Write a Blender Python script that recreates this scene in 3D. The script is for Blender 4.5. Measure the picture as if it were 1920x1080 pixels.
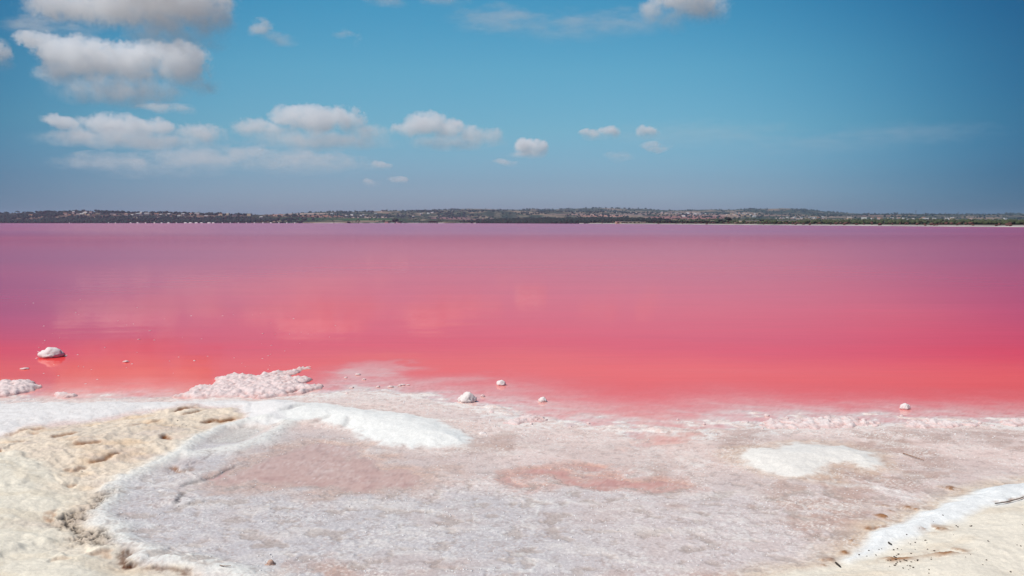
import bpy, bmesh, math, random
import numpy as np
from mathutils import Vector

for o in list(bpy.data.objects):
    bpy.data.objects.remove(o)
SC = bpy.context.scene
COL = SC.collection

# ------------------------------------------------------------------ camera
F = 1507.0            # focal length in pixels of a 1920 px wide frame
HOR = 416.5           # row of the horizon
EYE = 2.5             # eye height above the lake
PITCH = math.atan((540 - HOR) / F)
cd = bpy.data.cameras.new('camera')
cam = bpy.data.objects.new('camera', cd)
COL.objects.link(cam)
cd.sensor_width = 36.0
cd.lens = 36.0 * F / 1920
cd.clip_start = 0.05
cd.clip_end = 120000
cam.location = (0, 0, EYE)
cam.rotation_euler = (math.pi / 2 - PITCH, 0, 0)
SC.camera = cam

# ------------------------------------------------------------------ light and sky
SUN_EL = math.radians(57)
SUN_AZ = math.radians(-118)        # measured from the viewing direction, negative = to the left
world = bpy.data.worlds.new('World')
SC.world = world
world.use_nodes = True
wn = world.node_tree
wn.nodes.clear()
sky = wn.nodes.new('ShaderNodeTexSky')
sky.sky_type = 'NISHITA'
sky.sun_disc = False
sky.sun_elevation = SUN_EL
sky.sun_rotation = SUN_AZ
sky.altitude = 0
sky.air_density = 1.0
sky.dust_density = 0.6
sky.ozone_density = 1.5
geo = wn.nodes.new('ShaderNodeTexCoord')
sepw = wn.nodes.new('ShaderNodeSeparateXYZ')
wn.links.new(geo.outputs['Generated'], sepw.inputs[0])
ramp = wn.nodes.new('ShaderNodeValToRGB')       # air colour by height above the horizon (sine of the elevation)
wn.links.new(sepw.outputs['Z'], ramp.inputs['Fac'])
SKY_RAMP = [(0.0, (.49, .56, .96)), (.05, (.42, .58, .83)), (.11, (.44, .77, .86)), (.18, (.41, .89, .93)), (.27, (.27, .92, 1.0)), (1.0, (.22, .80, 1.0))]
while len(ramp.color_ramp.elements) < len(SKY_RAMP):
    ramp.color_ramp.elements.new(0.5)
for e, (p_, c_) in zip(ramp.color_ramp.elements, SKY_RAMP):
    e.position = p_
    e.color = (*c_, 1)
grade = wn.nodes.new('ShaderNodeMix')
grade.data_type = 'RGBA'
grade.blend_type = 'MULTIPLY'
grade.inputs['Factor'].default_value = 1.0
wn.links.new(ramp.outputs['Color'], grade.inputs['B'])
# sky colour dimmed away from the view axis: polarised deepening plus painted lens vignetting
dotn = wn.nodes.new('ShaderNodeVectorMath')
dotn.operation = 'DOT_PRODUCT'
wn.links.new(geo.outputs['Generated'], dotn.inputs[0])
dotn.inputs[1].default_value = (math.sin(math.radians(-3)), math.cos(math.radians(-3)), 0)
deep = wn.nodes.new('ShaderNodeMapRange')
deep.interpolation_type = 'SMOOTHSTEP'
wn.links.new(dotn.outputs['Value'], deep.inputs['Value'])
for k_, v_ in (('From Min', .77), ('From Max', .995), ('To Min', .33), ('To Max', 1.0)):
    deep.inputs[k_].default_value = v_
grade2 = wn.nodes.new('ShaderNodeMix')
grade2.data_type = 'RGBA'
grade2.blend_type = 'MULTIPLY'
grade2.inputs['Factor'].default_value = 1.0
comb = wn.nodes.new('ShaderNodeCombineColor')
for s_, k_ in zip(comb.inputs, (1.95, 1.11, .77)):
    pw = wn.nodes.new('ShaderNodeMath')
    pw.operation = 'POWER'
    wn.links.new(deep.outputs['Result'], pw.inputs[0])
    pw.inputs[1].default_value = k_
    wn.links.new(pw.outputs[0], s_)
wn.links.new(grade.outputs['Result'], grade2.inputs['A'])
wn.links.new(comb.outputs[0], grade2.inputs['B'])
bg = wn.nodes.new('ShaderNodeBackground')
bg.inputs['Strength'].default_value = 0.116
wo = wn.nodes.new('ShaderNodeOutputWorld')
wn.links.new(sky.outputs[0], grade.inputs['A'])
wn.links.new(grade2.outputs['Result'], bg.inputs['Color'])
wn.links.new(bg.outputs[0], wo.inputs['Surface'])

sl = bpy.data.lights.new('sun', 'SUN')
sl.energy = 4.0
sl.angle = math.radians(0.53)
sl.color = (1.0, 0.96, 0.90)
sun = bpy.data.objects.new('sun', sl)
COL.objects.link(sun)
to_sun = Vector((math.sin(SUN_AZ) * math.cos(SUN_EL), math.cos(SUN_AZ) * math.cos(SUN_EL), math.sin(SUN_EL)))
sun.rotation_euler = to_sun.to_track_quat('Z', 'Y').to_euler()
sun.location = (-20, 20, 40)

SC.view_settings.view_transform = 'Standard'
SC.view_settings.look = 'None'
SC.view_settings.exposure = 0.0
SC.view_settings.gamma = 1.0
SC.view_settings.use_curve_mapping = False
SC.render.engine = 'CYCLES'
cy = SC.cycles
cy.use_denoising = True
cy.max_bounces = 20
cy.diffuse_bounces = 3
cy.glossy_bounces = 3
cy.transmission_bounces = 2
cy.volume_bounces = 18
cy.transparent_max_bounces = 12
cy.volume_max_steps = 256
cy.volume_step_rate = 0.22
cy.caustics_reflective = False
cy.caustics_refractive = False

# ------------------------------------------------------------------ helpers
rng = np.random.default_rng(7)
random.seed(7)
CP, SP = math.cos(PITCH), math.sin(PITCH)


def at(px, py, z=0.0):
    """the point of height z that the photograph shows at pixel px, py"""
    a, b = (px - 960) / F, (540 - py) / F
    dx, dy, dz = a, CP + b * SP, -SP + b * CP
    t = (z - EYE) / dz
    return (dx * t, dy * t, z)


def far(px, py, dist):
    """the point at depth dist that the photograph shows at pixel px, py"""
    a, b = (px - 960) / F, (540 - py) / F
    dx, dy, dz = a, CP + b * SP, -SP + b * CP
    t = dist / dy
    return (dx * t, dist, EYE + dz * t)


def lin(r, g, b, k=1.0):
    o = []
    for c in (r, g, b):
        c /= 255.0
        o.append((c / 12.92 if c <= 0.04045 else ((c + 0.055) / 1.055) ** 2.4) * k)
    return np.array(o)


_perm = rng.permutation(256)
_perm = np.concatenate([_perm, _perm])
_ang = rng.random(256) * 2 * np.pi
_gx, _gy = np.cos(_ang), np.sin(_ang)


def pn(x, y, seed=0):
    x = x + seed * 17.31
    y = y - seed * 9.73
    xi, yi = np.floor(x).astype(np.int64), np.floor(y).astype(np.int64)
    xf, yf = x - xi, y - yi
    u, v = xf * xf * xf * (xf * (xf * 6 - 15) + 10), yf * yf * yf * (yf * (yf * 6 - 15) + 10)

    def g(ix, iy, fx, fy):
        h = _perm[_perm[ix & 255] + (iy & 255)]
        return _gx[h] * fx + _gy[h] * fy
    a, b = g(xi, yi, xf, yf), g(xi + 1, yi, xf - 1, yf)
    c, d = g(xi, yi + 1, xf, yf - 1), g(xi + 1, yi + 1, xf - 1, yf - 1)
    return (a + (b - a) * u + ((c + (d - c) * u) - (a + (b - a) * u)) * v) * 1.5


def fbm(x, y, octs=4, seed=0, gain=0.5, lac=2.03):
    s, a, f = 0, 1.0, 1.0
    for i in range(octs):
        s = s + a * pn(x * f, y * f, seed + i * 3)
        a *= gain
        f *= lac
    return s


def billow(x, y, octs=3, seed=0, gain=0.5):
    s, a, f = 0, 1.0, 1.0
    for i in range(octs):
        s = s + a * (1 - 2 * np.abs(pn(x * f, y * f, seed + i * 5)))
        a *= gain
        f *= 2.1
    return s


def sm(a, b, x):
    t = np.clip((x - a) / (b - a), 0, 1)
    return t * t * (3 - 2 * t)


def sdf(poly, x, y):
    """signed distance to a polygon, positive inside"""
    d = np.full(x.shape, 1e9)
    inside = np.zeros(x.shape, bool)
    n = len(poly)
    for i in range(n):
        ax, ay = poly[i][:2]
        bx, by = poly[(i + 1) % n][:2]
        ex, ey = bx - ax, by - ay
        wx, wy = x - ax, y - ay
        t = np.clip((wx * ex + wy * ey) / (ex * ex + ey * ey + 1e-12), 0, 1)
        d = np.minimum(d, (wx - ex * t) ** 2 + (wy - ey * t) ** 2)
        c = (ay > y) != (by > y)
        with np.errstate(divide='ignore', invalid='ignore'):
            inside ^= c & (x < (bx - ax) * (y - ay) / (by - ay + 1e-12) + ax)
    d = np.sqrt(d)
    return np.where(inside, d, -d)


def line_dist(pts, x, y):
    """distance to a polyline, signed offset across it (positive towards the viewer), place along it 0..1"""
    best = np.full(x.shape, 1e9)
    side = np.zeros(x.shape)
    along = np.zeros(x.shape)
    n = len(pts) - 1
    for i in range(n):
        ax, ay = pts[i][:2]
        bx, by = pts[i + 1][:2]
        ex, ey = bx - ax, by - ay
        wx, wy = x - ax, y - ay
        t = np.clip((wx * ex + wy * ey) / (ex * ex + ey * ey + 1e-12), 0, 1)
        d = np.sqrt((wx - ex * t) ** 2 + (wy - ey * t) ** 2)
        m = d < best
        best = np.where(m, d, best)
        along = np.where(m, (i + t) / n, along)
        cr = ex * wy - ey * wx
        side = np.where(m, -np.sign(cr) * d, side)
    return best, side, along


def P(pts, z=0.0):
    return [at(a, b, z) for a, b in pts]


def mesh_obj(name, verts, faces, mat, parent=None, smooth=True):
    me = bpy.data.meshes.new(name)
    if isinstance(verts, np.ndarray):
        verts = np.ascontiguousarray(verts, dtype=np.float32)
        me.vertices.add(len(verts))
        me.vertices.foreach_set('co', verts.ravel())
        faces = np.asarray(faces, dtype=np.int32)
        k = faces.shape[1]
        me.loops.add(faces.size)
        me.loops.foreach_set('vertex_index', faces.ravel())
        me.polygons.add(len(faces))
        me.polygons.foreach_set('loop_start', np.arange(0, faces.size, k, dtype=np.int32))
        me.update(calc_edges=True)
    else:
        me.from_pydata([tuple(v) for v in verts], [], [list(f) for f in faces])
        me.update()
    if smooth:
        me.polygons.foreach_set('use_smooth', np.ones(len(me.polygons), bool))
    if mat is not None:
        for m in (mat if isinstance(mat, (list, tuple)) else [mat]):
            me.materials.append(m)
    o = bpy.data.objects.new(name, me)
    COL.objects.link(o)
    if parent is not None:
        o.parent = parent
    return o


def tag(o, label=None, cat=None, group=None, kind=None):
    if label:
        o['label'] = label
    if cat:
        o['category'] = cat
    if group:
        o['group'] = group
    if kind:
        o['kind'] = kind
    return o


def put_attr(o, name, data, typ='FLOAT'):
    a = o.data.attributes.new(name, typ, 'POINT')
    if typ == 'FLOAT':
        a.data.foreach_set('value', np.ascontiguousarray(data, dtype=np.float32))
    else:
        rgba = np.ones((len(data), 4), np.float32)
        rgba[:, :3] = data
        a.data.foreach_set('color', rgba.ravel())


def grid_faces(nr, nc):
    i = np.arange(nr * nc).reshape(nr, nc)
    return np.stack([i[:-1, :-1], i[:-1, 1:], i[1:, 1:], i[1:, :-1]], -1).reshape(-1, 4)


class N:
    """a small wrapper for node trees"""

    def __init__(self, name):
        self.m = bpy.data.materials.new(name)
        self.m.use_nodes = True
        self.t = self.m.node_tree
        self.t.nodes.clear()
        self.out = self.t.nodes.new('ShaderNodeOutputMaterial')

    def new(self, typ, **kw):
        n = self.t.nodes.new(typ)
        for k, v in kw.items():
            setattr(n, k, v)
        return n

    def put(self, sock, v):
        if isinstance(v, bpy.types.NodeSocket):
            self.t.links.new(v, sock)
        elif isinstance(v, (tuple, list, np.ndarray)):
            v = [float(c) for c in v]
            if sock.type == 'RGBA' and len(v) == 3:
                v.append(1.0)
            sock.default_value = v
        else:
            sock.default_value = v

    def math(self, op, a, b=None, c=None, clamp=False):
        n = self.new('ShaderNodeMath', operation=op, use_clamp=clamp)
        for s, v in zip(n.inputs, (a, b, c)):
            if v is not None:
                self.put(s, v)
        return n.outputs[0]

    def vmath(self, op, a, b=None):
        n = self.new('ShaderNodeVectorMath', operation=op)
        self.put(n.inputs[0], a)
        if b is not None:
            self.put(n.inputs[1], b)
        return n.outputs['Value'] if op in ('LENGTH', 'DOT_PRODUCT') else n.outputs[0]

    def noise(self, vec, scale, detail=3.0, rough=0.5, dist=0.0):
        n = self.new('ShaderNodeTexNoise')
        if vec is not None:
            self.put(n.inputs['Vector'], vec)
        n.inputs['Scale'].default_value = scale
        n.inputs['Detail'].default_value = detail
        n.inputs['Roughness'].default_value = rough
        n.inputs['Distortion'].default_value = dist
        return n.outputs['Fac']

    def remap(self, v, a, b, c, d, smooth=False):
        n = self.new('ShaderNodeMapRange')
        if smooth:
            n.interpolation_type = 'SMOOTHSTEP'
        self.put(n.inputs['Value'], v)
        for k, q in zip(('From Min', 'From Max', 'To Min', 'To Max'), (a, b, c, d)):
            n.inputs[k].default_value = q
        return n.outputs['Result']

    def mix(self, f, a, b, blend='MIX'):
        n = self.new('ShaderNodeMix', data_type='RGBA', blend_type=blend)
        self.put(n.inputs['Factor'], f)
        self.put(n.inputs['A'], a)
        self.put(n.inputs['B'], b)
        return n.outputs['Result']

    def coord(self, which='Object'):
        return self.new('ShaderNodeTexCoord').outputs[which]

    def attr(self, name, out='Fac'):
        return self.new('ShaderNodeAttribute', attribute_name=name).outputs[out]

    def bump(self, h, strength=0.5, dist=0.01, normal=None):
        n = self.new('ShaderNodeBump')
        self.put(n.inputs['Height'], h)
        self.put(n.inputs['Strength'], strength)
        self.put(n.inputs['Distance'], dist)
        if normal is not None:
            self.put(n.inputs['Normal'], normal)
        return n.outputs[0]

    def bsdf(self, color, rough=0.8, spec=0.3, normal=None):
        n = self.new('ShaderNodeBsdfPrincipled')
        self.put(n.inputs['Base Color'], color)
        self.put(n.inputs['Roughness'], rough)
        self.put(n.inputs['Specular IOR Level'], spec)
        if normal is not None:
            self.put(n.inputs['Normal'], normal)
        return n.outputs[0]

    def done(self, sh, vol=None):
        if sh is not None:
            self.t.links.new(sh, self.out.inputs['Surface'])
        if vol is not None:
            self.t.links.new(vol, self.out.inputs['Volume'])
        return self.m


def plain(name, col, var=0.25, scale=3.0, rough=0.85, bump=0.0):
    n = N(name)
    c = n.coord()
    f = n.noise(c, scale, 4, 0.6)
    v = n.remap(f, 0.25, 0.75, 1 - var, 1 + var)
    colr = n.mix(1.0, tuple(col), n.new('ShaderNodeCombineColor').outputs[0], 'MULTIPLY')
    cc = colr.node.inputs['B'].links[0].from_node
    for s in cc.inputs[:3]:
        n.put(s, v)
    nb = n.bump(f, bump, 0.05) if bump else None
    return n.done(n.bsdf(colr, rough, 0.2, nb))


# ------------------------------------------------------------------ layout of the near shore (metres, from the eye)
shore = P([(-900, 752), (-300, 748), (0, 749), (150, 750), (330, 748), (430, 747), (520, 744), (600, 738), (660, 728),
           (720, 733), (790, 741), (860, 757), (930, 772), (1000, 787), (1090, 800), (1190, 810), (1300, 810),
           (1390, 803), (1450, 793), (1560, 788), (1680, 789), (1800, 791), (1920, 793), (2300, 795), (3000, 800)])
land = shore + [(60, -60, 0), (-60, -60, 0)]
bank_l = P([(-700, 818), (0, 812), (60, 797), (130, 789), (210, 780), (300, 764), (370, 757), (440, 762), (455, 774), (420, 795), (385, 815),
            (335, 848), (290, 868), (235, 892), (200, 925), (180, 960), (183, 985), (205, 1012), (262, 1045), (350, 1066), (470, 1085),
            (560, 1110), (300, 1500), (-1500, 1500)], 0.06)
pale_l = P([(-700, 870), (0, 862), (60, 868), (110, 880), (130, 900), (140, 935), (118, 965), (130, 1003), (165, 1016), (225, 1022), (250, 1045),
            (330, 1064), (440, 1083), (540, 1110), (300, 1500), (-1500, 1500)], 0.08)
white_l = P([(-700, 750), (0, 750), (200, 751), (330, 750), (480, 747), (560, 752), (540, 790), (470, 800), (430, 800), (455, 772),
             (440, 764), (370, 757), (300, 764), (210, 780), (130, 791), (60, 800), (0, 815), (-700, 825)], 0.03)
rim = P([(530, 785), (480, 790), (420, 800), (375, 822), (330, 852), (285, 874), (235, 897), (205, 930), (190, 962), (195, 985), (222, 1010), (275, 1036),
         (350, 1056), (460, 1074), (600, 1092)], 0.03)
rim2 = P([(335, 855), (380, 850), (440, 840), (490, 826), (525, 806), (545, 785)], 0.03)
hollow = P([(395, 832), (400, 815), (425, 803), (465, 800), (492, 806), (480, 820), (440, 833)], 0.02)
tongue = P([(470, 752), (520, 750), (600, 757), (680, 768), (780, 780), (850, 800), (889, 822), (880, 836), (800, 842), (725, 834),
            (660, 812), (600, 793), (540, 792), (490, 800), (460, 790)], 0.02)
hump = P([(1368, 857), (1400, 843), (1500, 832), (1580, 834), (1640, 850), (1655, 876), (1612, 880), (1600, 866), (1560, 868),
          (1543, 880), (1553, 893), (1520, 900), (1470, 890), (1400, 873)], 0.02)
pool_a = P([(370, 915), (400, 880), (450, 858), (520, 832), (590, 822), (690, 838), (760, 856), (835, 872), (850, 900), (790, 922), (720, 940),
            (600, 935), (480, 930)])
pool_b = P([(925, 890), (1000, 867), (1090, 868), (1160, 885), (1240, 893), (1320, 915), (1270, 932), (1150, 925), (1020, 917)])
pool_c = P([(1180, 815), (1300, 812), (1330, 830), (1260, 846), (1180, 842)])
bank_r = P([(1330, 1112), (1440, 1077), (1545, 1050), (1600, 1022), (1640, 985), (1750, 944), (1850, 908), (1920, 898), (2200, 870), (3000, 860),
            (3000, 1500), (1400, 1500)], 0.05)
strip_r = P([(1580, 1042), (1612, 1015), (1645, 985), (1750, 946), (1850, 910), (1930, 898), (2200, 872), (2200, 905), (1930, 938), (1850, 962), (1750, 1000),
             (1655, 1032), (1600, 1052)], 0.05)
shoal1 = P([(600, 706), (650, 683), (710, 671), (760, 680), (800, 692), (760, 702), (730, 710), (690, 724), (640, 722)], -0.05)
shoal2 = P([(760, 722), (820, 712), (890, 708), (870, 720), (800, 730)], -0.05)
shoal3 = P([(885, 748), (900, 736), (940, 726), (958, 730), (930, 744)], -0.05)
dark_patch = P([(180, 919), (212, 912), (196, 927), (172, 948), (166, 965), (157, 988), (182, 1001), (206, 1018), (170, 1013), (138, 1010),
                (133, 994), (120, 990), (128, 972), (120, 964), (147, 954), (150, 935)], 0.07)
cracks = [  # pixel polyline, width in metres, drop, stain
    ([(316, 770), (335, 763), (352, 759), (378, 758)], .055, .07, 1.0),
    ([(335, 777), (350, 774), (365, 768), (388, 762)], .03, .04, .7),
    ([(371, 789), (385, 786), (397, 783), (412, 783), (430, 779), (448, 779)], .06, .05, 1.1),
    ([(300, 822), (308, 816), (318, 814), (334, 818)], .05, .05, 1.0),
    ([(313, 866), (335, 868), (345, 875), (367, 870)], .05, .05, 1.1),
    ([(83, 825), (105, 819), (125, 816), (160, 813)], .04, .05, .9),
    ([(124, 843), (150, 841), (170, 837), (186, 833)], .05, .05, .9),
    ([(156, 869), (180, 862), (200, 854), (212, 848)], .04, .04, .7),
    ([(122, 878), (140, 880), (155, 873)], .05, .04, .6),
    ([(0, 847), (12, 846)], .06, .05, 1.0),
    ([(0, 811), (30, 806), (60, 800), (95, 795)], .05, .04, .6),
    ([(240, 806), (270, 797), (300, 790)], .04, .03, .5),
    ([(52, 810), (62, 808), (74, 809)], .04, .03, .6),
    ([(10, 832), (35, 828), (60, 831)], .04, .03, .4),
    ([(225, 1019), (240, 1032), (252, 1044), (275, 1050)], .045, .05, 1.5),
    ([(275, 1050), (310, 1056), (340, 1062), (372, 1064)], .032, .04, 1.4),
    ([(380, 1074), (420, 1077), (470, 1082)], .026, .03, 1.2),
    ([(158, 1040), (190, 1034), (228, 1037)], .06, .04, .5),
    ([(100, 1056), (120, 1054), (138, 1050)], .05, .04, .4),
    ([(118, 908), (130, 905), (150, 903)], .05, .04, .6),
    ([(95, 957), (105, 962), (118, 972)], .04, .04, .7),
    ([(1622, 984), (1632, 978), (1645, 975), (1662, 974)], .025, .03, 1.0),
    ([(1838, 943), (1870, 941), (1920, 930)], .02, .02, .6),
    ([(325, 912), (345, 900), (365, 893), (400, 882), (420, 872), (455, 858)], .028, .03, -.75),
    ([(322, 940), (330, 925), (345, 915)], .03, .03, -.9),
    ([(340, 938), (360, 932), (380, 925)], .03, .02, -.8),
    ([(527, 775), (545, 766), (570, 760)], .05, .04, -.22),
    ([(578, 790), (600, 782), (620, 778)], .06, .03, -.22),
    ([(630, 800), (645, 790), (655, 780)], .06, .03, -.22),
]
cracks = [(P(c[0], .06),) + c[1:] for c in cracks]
stains = [(1640, 957, 14, 6), (1648, 954, 8, 6), (1620, 991, 10, 6), (1597, 1006, 10, 5), (1575, 1028, 10, 5), (1560, 1038, 14, 3), (1783, 913, 12, 5), (1700, 945, 18, 4),
          (1693, 1056, 26, 12), (1760, 1050, 30, 10), (1760, 1000, 22, 8), (1545, 1044, 10, 4), (1660, 945, 10, 4)]


def ground(x, y):
    """height, albedo and wetness of the near ground at world points"""
    w1 = fbm(x * 2.2, y * 2.2, 4, 1)
    w2 = fbm(x * 2.2, y * 2.2, 4, 21)
    wx, wy = x + 0.10 * w1, y + 0.14 * w2
    big = fbm(x * 0.35, y * 0.35, 3, 40)
    med = fbm(x * 1.6, y * 1.6, 4, 50)
    fine = fbm(x * 9, y * 9, 4, 60)
    grain = fbm(x * 34, y * 34, 3, 70)
    crumb = billow(x * 13, y * 13, 3, 80)

    s_land = sdf(land, wx, wy)
    # bed and flat
    z = np.where(s_land > 0, 0.018 * sm(0, .8, s_land), 0.0)
    u = -s_land
    gentle = sm(-1.5, 0.5, x) * (1 - 0.5 * sm(3.0, 4.5, x))
    z = np.where(u > 0, -np.minimum((.095 - .066 * gentle) * u + .020 * u * u, 1.3), z)
    z = z + np.where(u > -.2, (.030 * fbm(x * 1.3, y * 2.6, 4, 180, .6) + .020 * fbm(x * 4, y * 7, 4, 185, .6)) * np.exp(-np.abs(u) / 1.6) * sm(-.2, .25, u), 0)
    # shoals under the water
    for pl, zz in ((shoal1, -.032), (shoal2, -.055), (shoal3, -.055)):
        m = sm(-0.55, 0.45, sdf(pl, wx + .25 * w2, wy + .15 * w1) + .15 * med)
        z = z * (1 - m) + np.maximum(z, zz + 0.02 * med) * m
    # colours
    x0 = x[..., None]
    pinkwhite = lin(230, 207, 201)
    greyl = lin(196, 192, 196)
    brown = lin(196, 168, 158)
    white = lin(240, 239, 237)
    tan = lin(230, 214, 196)
    tan_o = lin(226, 198, 168)
    cream = lin(240, 231, 215)
    rust = lin(150, 95, 50)
    dark = lin(50, 43, 38)
    col = np.broadcast_to(pinkwhite, x.shape + (3,)).copy()

    def lay(m, c):
        col[...] = col * (1 - m[..., None]) + c * m[..., None]

    # grey pan to the left and near, brown wet crust to the right
    dist = y + 0.25 * big
    left = sm(1.2, -3.2, x + 0.9 * big)
    greym = np.clip(sm(8.2, 6.9, dist + 0.35 * med) * (0.65 + .35 * left) + sm(9.6, 8.8, dist) * left, 0, 1) * (1 - .45 * sm(1.6, 3.4, x))
    lay(greym * .92, greyl)
    brm = sm(0.05, 0.75, fbm(x * .9, y * .8, 5, 90) + .55 * sm(1.0, 3.0, x) * sm(12, 9.5, y) * sm(5.5, 6.5, y) - .1)
    patch = sm(-0.2, 0.25, fbm(x * 3.1, y * 2.6, 4, 96) + .35)
    lay(np.clip(brm * patch, 0, 1) * .95 * sm(9.9, 9.0, y), brown)
    damp = sm(.05, .55, fbm(x * .75, y * 1.0, 4, 97) + .55 * np.exp(-((y - 8.6) / .9) ** 2) - .12)
    lay(damp * .35 * sm(10.2, 9.2, y), lin(208, 184, 175))
    # pools
    wet = .75 * damp
    for pl, dz, c, k in ((pool_a, .024, lin(204, 176, 165), .92), (pool_b, .030, lin(205, 160, 146), .85), (pool_c, .028, lin(220, 182, 170), .7)):
        sp = sdf(pl, wx + .22 * w2, wy + .12 * w1) + .16 * med + .05 * fine
        m = sm(-0.16, 0.20, sp)
        z = z - dz * m * sm(-.1, .4, sp)
        lay(m * k, c)
        wet = np.maximum(wet, m)
    # white humps and tongue
    s_t = sdf(tongue, wx * .8 + x * .2, wy * .8 + y * .2) + .05 * fine + .03 * med
    m_t = sm(-0.06, 0.08, s_t)
    lay(sm(-.38, -.03, s_t) * .35, lin(222, 200, 190))
    z = z + 0.075 * sm(-.15, .45, sdf(tongue, wx * .5 + x * .5, wy * .5 + y * .5))
    lay(m_t, white)
    s_h = sdf(hump, wx * .9 + x * .1, wy * .9 + y * .1) + .04 * fine + .03 * med
    m_h = sm(-0.05, 0.07, s_h)
    z = z + 0.045 * sm(-.1, .35, sdf(hump, wx * .5 + x * .5, wy * .5 + y * .5))
    lay(sm(-.26, -.02, s_h) * .5, lin(222, 196, 172))
    lay(m_h, lin(238, 233, 228))
    s_w = sdf(white_l, wx, wy) + .10 * med
    m_w = sm(-0.10, 0.16, s_w)
    z = z + 0.05 * sm(-.1, .5, s_w) * (1 - m_t)
    lay(m_w, lin(236, 232, 232))
    # left bank
    s_b = sdf(bank_l, wx * .7 + x * .3, wy * .7 + y * .3)
    m_b = sm(-0.07, 0.12, s_b)
    ridg = billow(x * .55 + y * .12, y * 1.9 - x * .34, 3, 100)
    z = z + (0.13 * sm(-.12, 1.9, s_b) + .035 * ridg * sm(0, .5, s_b) * .28)
    lay(m_b, tan)
    lay(m_b * sm(-.1, .7, fbm(x * 1.1, y * 1.8 - x * .3, 4, 110)) * .75, tan_o)
    lay(m_b * sm(.0, .8, fbm(x * 1.5, y * 2.6 - x * .5, 4, 115)) * .55, lin(214, 196, 186))
    s_p = sdf(pale_l, wx, wy)
    m_p = sm(-.25, .30, s_p + .22 * med)
    z = z + .05 * sm(-.1, .5, s_p)
    lay(m_p, cream)
    lay(m_p * sm(.05, .6, fbm(x * 2.1, y * 2.9, 5, 120)) * .35, lin(222, 205, 180))
    # right bank
    s_r = sdf(bank_r, wx * .6 + x * .4, wy * .6 + y * .4)
    m_r = sm(-.05, .10, s_r)
    z = z + .11 * sm(-.05, .8, s_r) + .02 * sm(.0, .8, s_r) * med
    lay(sm(-.30, .0, s_r) * .8, lin(224, 205, 184))
    lay(m_r, lin(235, 226, 212))
    lay(m_r * sm(.0, .7, fbm(x * 1.2, y * 2.5, 4, 130)) * .45, lin(222, 205, 184))
    s_s = sdf(strip_r, wx * .5 + x * .5, wy * .5 + y * .5)
    m_s = sm(-.06, .09, s_s)
    z = z + .05 * sm(-.04, .22, s_s)
    lay(m_s, lin(238, 239, 240))
    # rims of the pan
    for pl, wd, hh in ((rim, .12, .034), (rim2, .13, .036)):
        d, sd, al = line_dist(pl, wx * .5 + x * .5, wy * .5 + y * .5)
        m = np.exp(-(d / wd) ** 2) * sm(0, .06, al) * (1 - sm(.94, 1, al))
        z = z + hh * m
        lay(m * .9, lin(233, 232, 228))
    s_o = sdf(hollow, wx, wy)
    m_o = sm(-.08, .14, s_o)
    z = z - .012 * m_o
    lay(m_o * .8, lin(206, 202, 197))
    # ledges and cracks
    x2, y2 = x + .020 * fine + .05 * w1, y + .030 * fine + .07 * w2
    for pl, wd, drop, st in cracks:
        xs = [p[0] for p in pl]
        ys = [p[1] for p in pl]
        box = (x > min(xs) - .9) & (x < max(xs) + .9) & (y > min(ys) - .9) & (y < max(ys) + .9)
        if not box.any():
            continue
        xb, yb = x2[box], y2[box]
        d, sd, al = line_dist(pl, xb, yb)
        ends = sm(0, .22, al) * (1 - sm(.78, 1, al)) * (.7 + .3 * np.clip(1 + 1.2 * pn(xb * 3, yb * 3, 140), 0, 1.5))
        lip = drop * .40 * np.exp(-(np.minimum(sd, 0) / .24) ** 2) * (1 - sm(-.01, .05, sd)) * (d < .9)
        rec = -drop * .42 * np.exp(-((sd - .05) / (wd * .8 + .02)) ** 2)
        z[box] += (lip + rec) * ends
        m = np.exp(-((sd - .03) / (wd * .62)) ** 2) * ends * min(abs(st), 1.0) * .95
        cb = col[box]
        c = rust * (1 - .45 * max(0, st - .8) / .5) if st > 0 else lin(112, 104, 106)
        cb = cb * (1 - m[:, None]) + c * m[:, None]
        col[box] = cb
    # porous dark crust
    s_d = sdf(dark_patch, x + .10 * w1, y + .10 * w2)
    m_d = sm(-.10, .10, s_d)
    pits = sm(.08, .36, fbm(x * 15, y * 15, 4, 150, .7) + .12)
    lay(m_d * .8, lin(172, 156, 142))
    lay(m_d * pits * .95, dark)
    z = z + m_d * (.012 * fine - .020 * pits)
    z = z + .02 * m_b * sm(.2, .7, med)
    for a, b, rw, rh in stains:
        p = at(a, b, .05)
        sxm, sym = rw / F * p[1], rh / F * p[1] ** 2 / EYE
        m = np.exp(-(((x + .1 * w1 - p[0]) / sxm) ** 2 + ((y + .1 * w2 - p[1]) / sym) ** 2)) * sm(-.35, .15, fine)
        lay(np.clip(m * 1.3, 0, 1) * .9, lin(150, 98, 48))
        z = z + .012 * m
    # grain of the salt: crumbs that stand proud are whiter
    flat = (1 - m_t) * (1 - m_h) * (1 - m_b) * (1 - m_r) * (1 - .6 * m_w) * sm(-1.2, .2, s_land)
    rough = (.35 + .85 * sm(-.3, .5, med + .5 * big)) * (1 - .85 * wet)
    z = z + flat * rough * .42 * (.005 * (crumb - .4) + .006 * fine + .004 * fbm(x * 22, y * 22, 3, 160, .6))
    cr = sm(.25, .8, fbm(x * 16, y * 16, 4, 170, .65) + .5 * grain + .5 * med) * flat * (1 - .7 * wet)
    sp1 = sm(.05, .55, fbm(x * 38, y * 38, 2, 172, .7)) * sm(-.25, .35, fbm(x * 2.4, y * 3.0, 4, 174, .6) + .25 * med)
    dens_ = (.35 + .4 * sm(.0, .6, brm) + .35 * sm(8.6, 9.6, y)) * (1 - .6 * np.clip(wet - .3, 0, 1))
    lay(cr * .34, white)
    lay(np.clip(sp1 * dens_ * 1.25, 0, 1) * flat * .9, lin(240, 233, 229))
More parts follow.
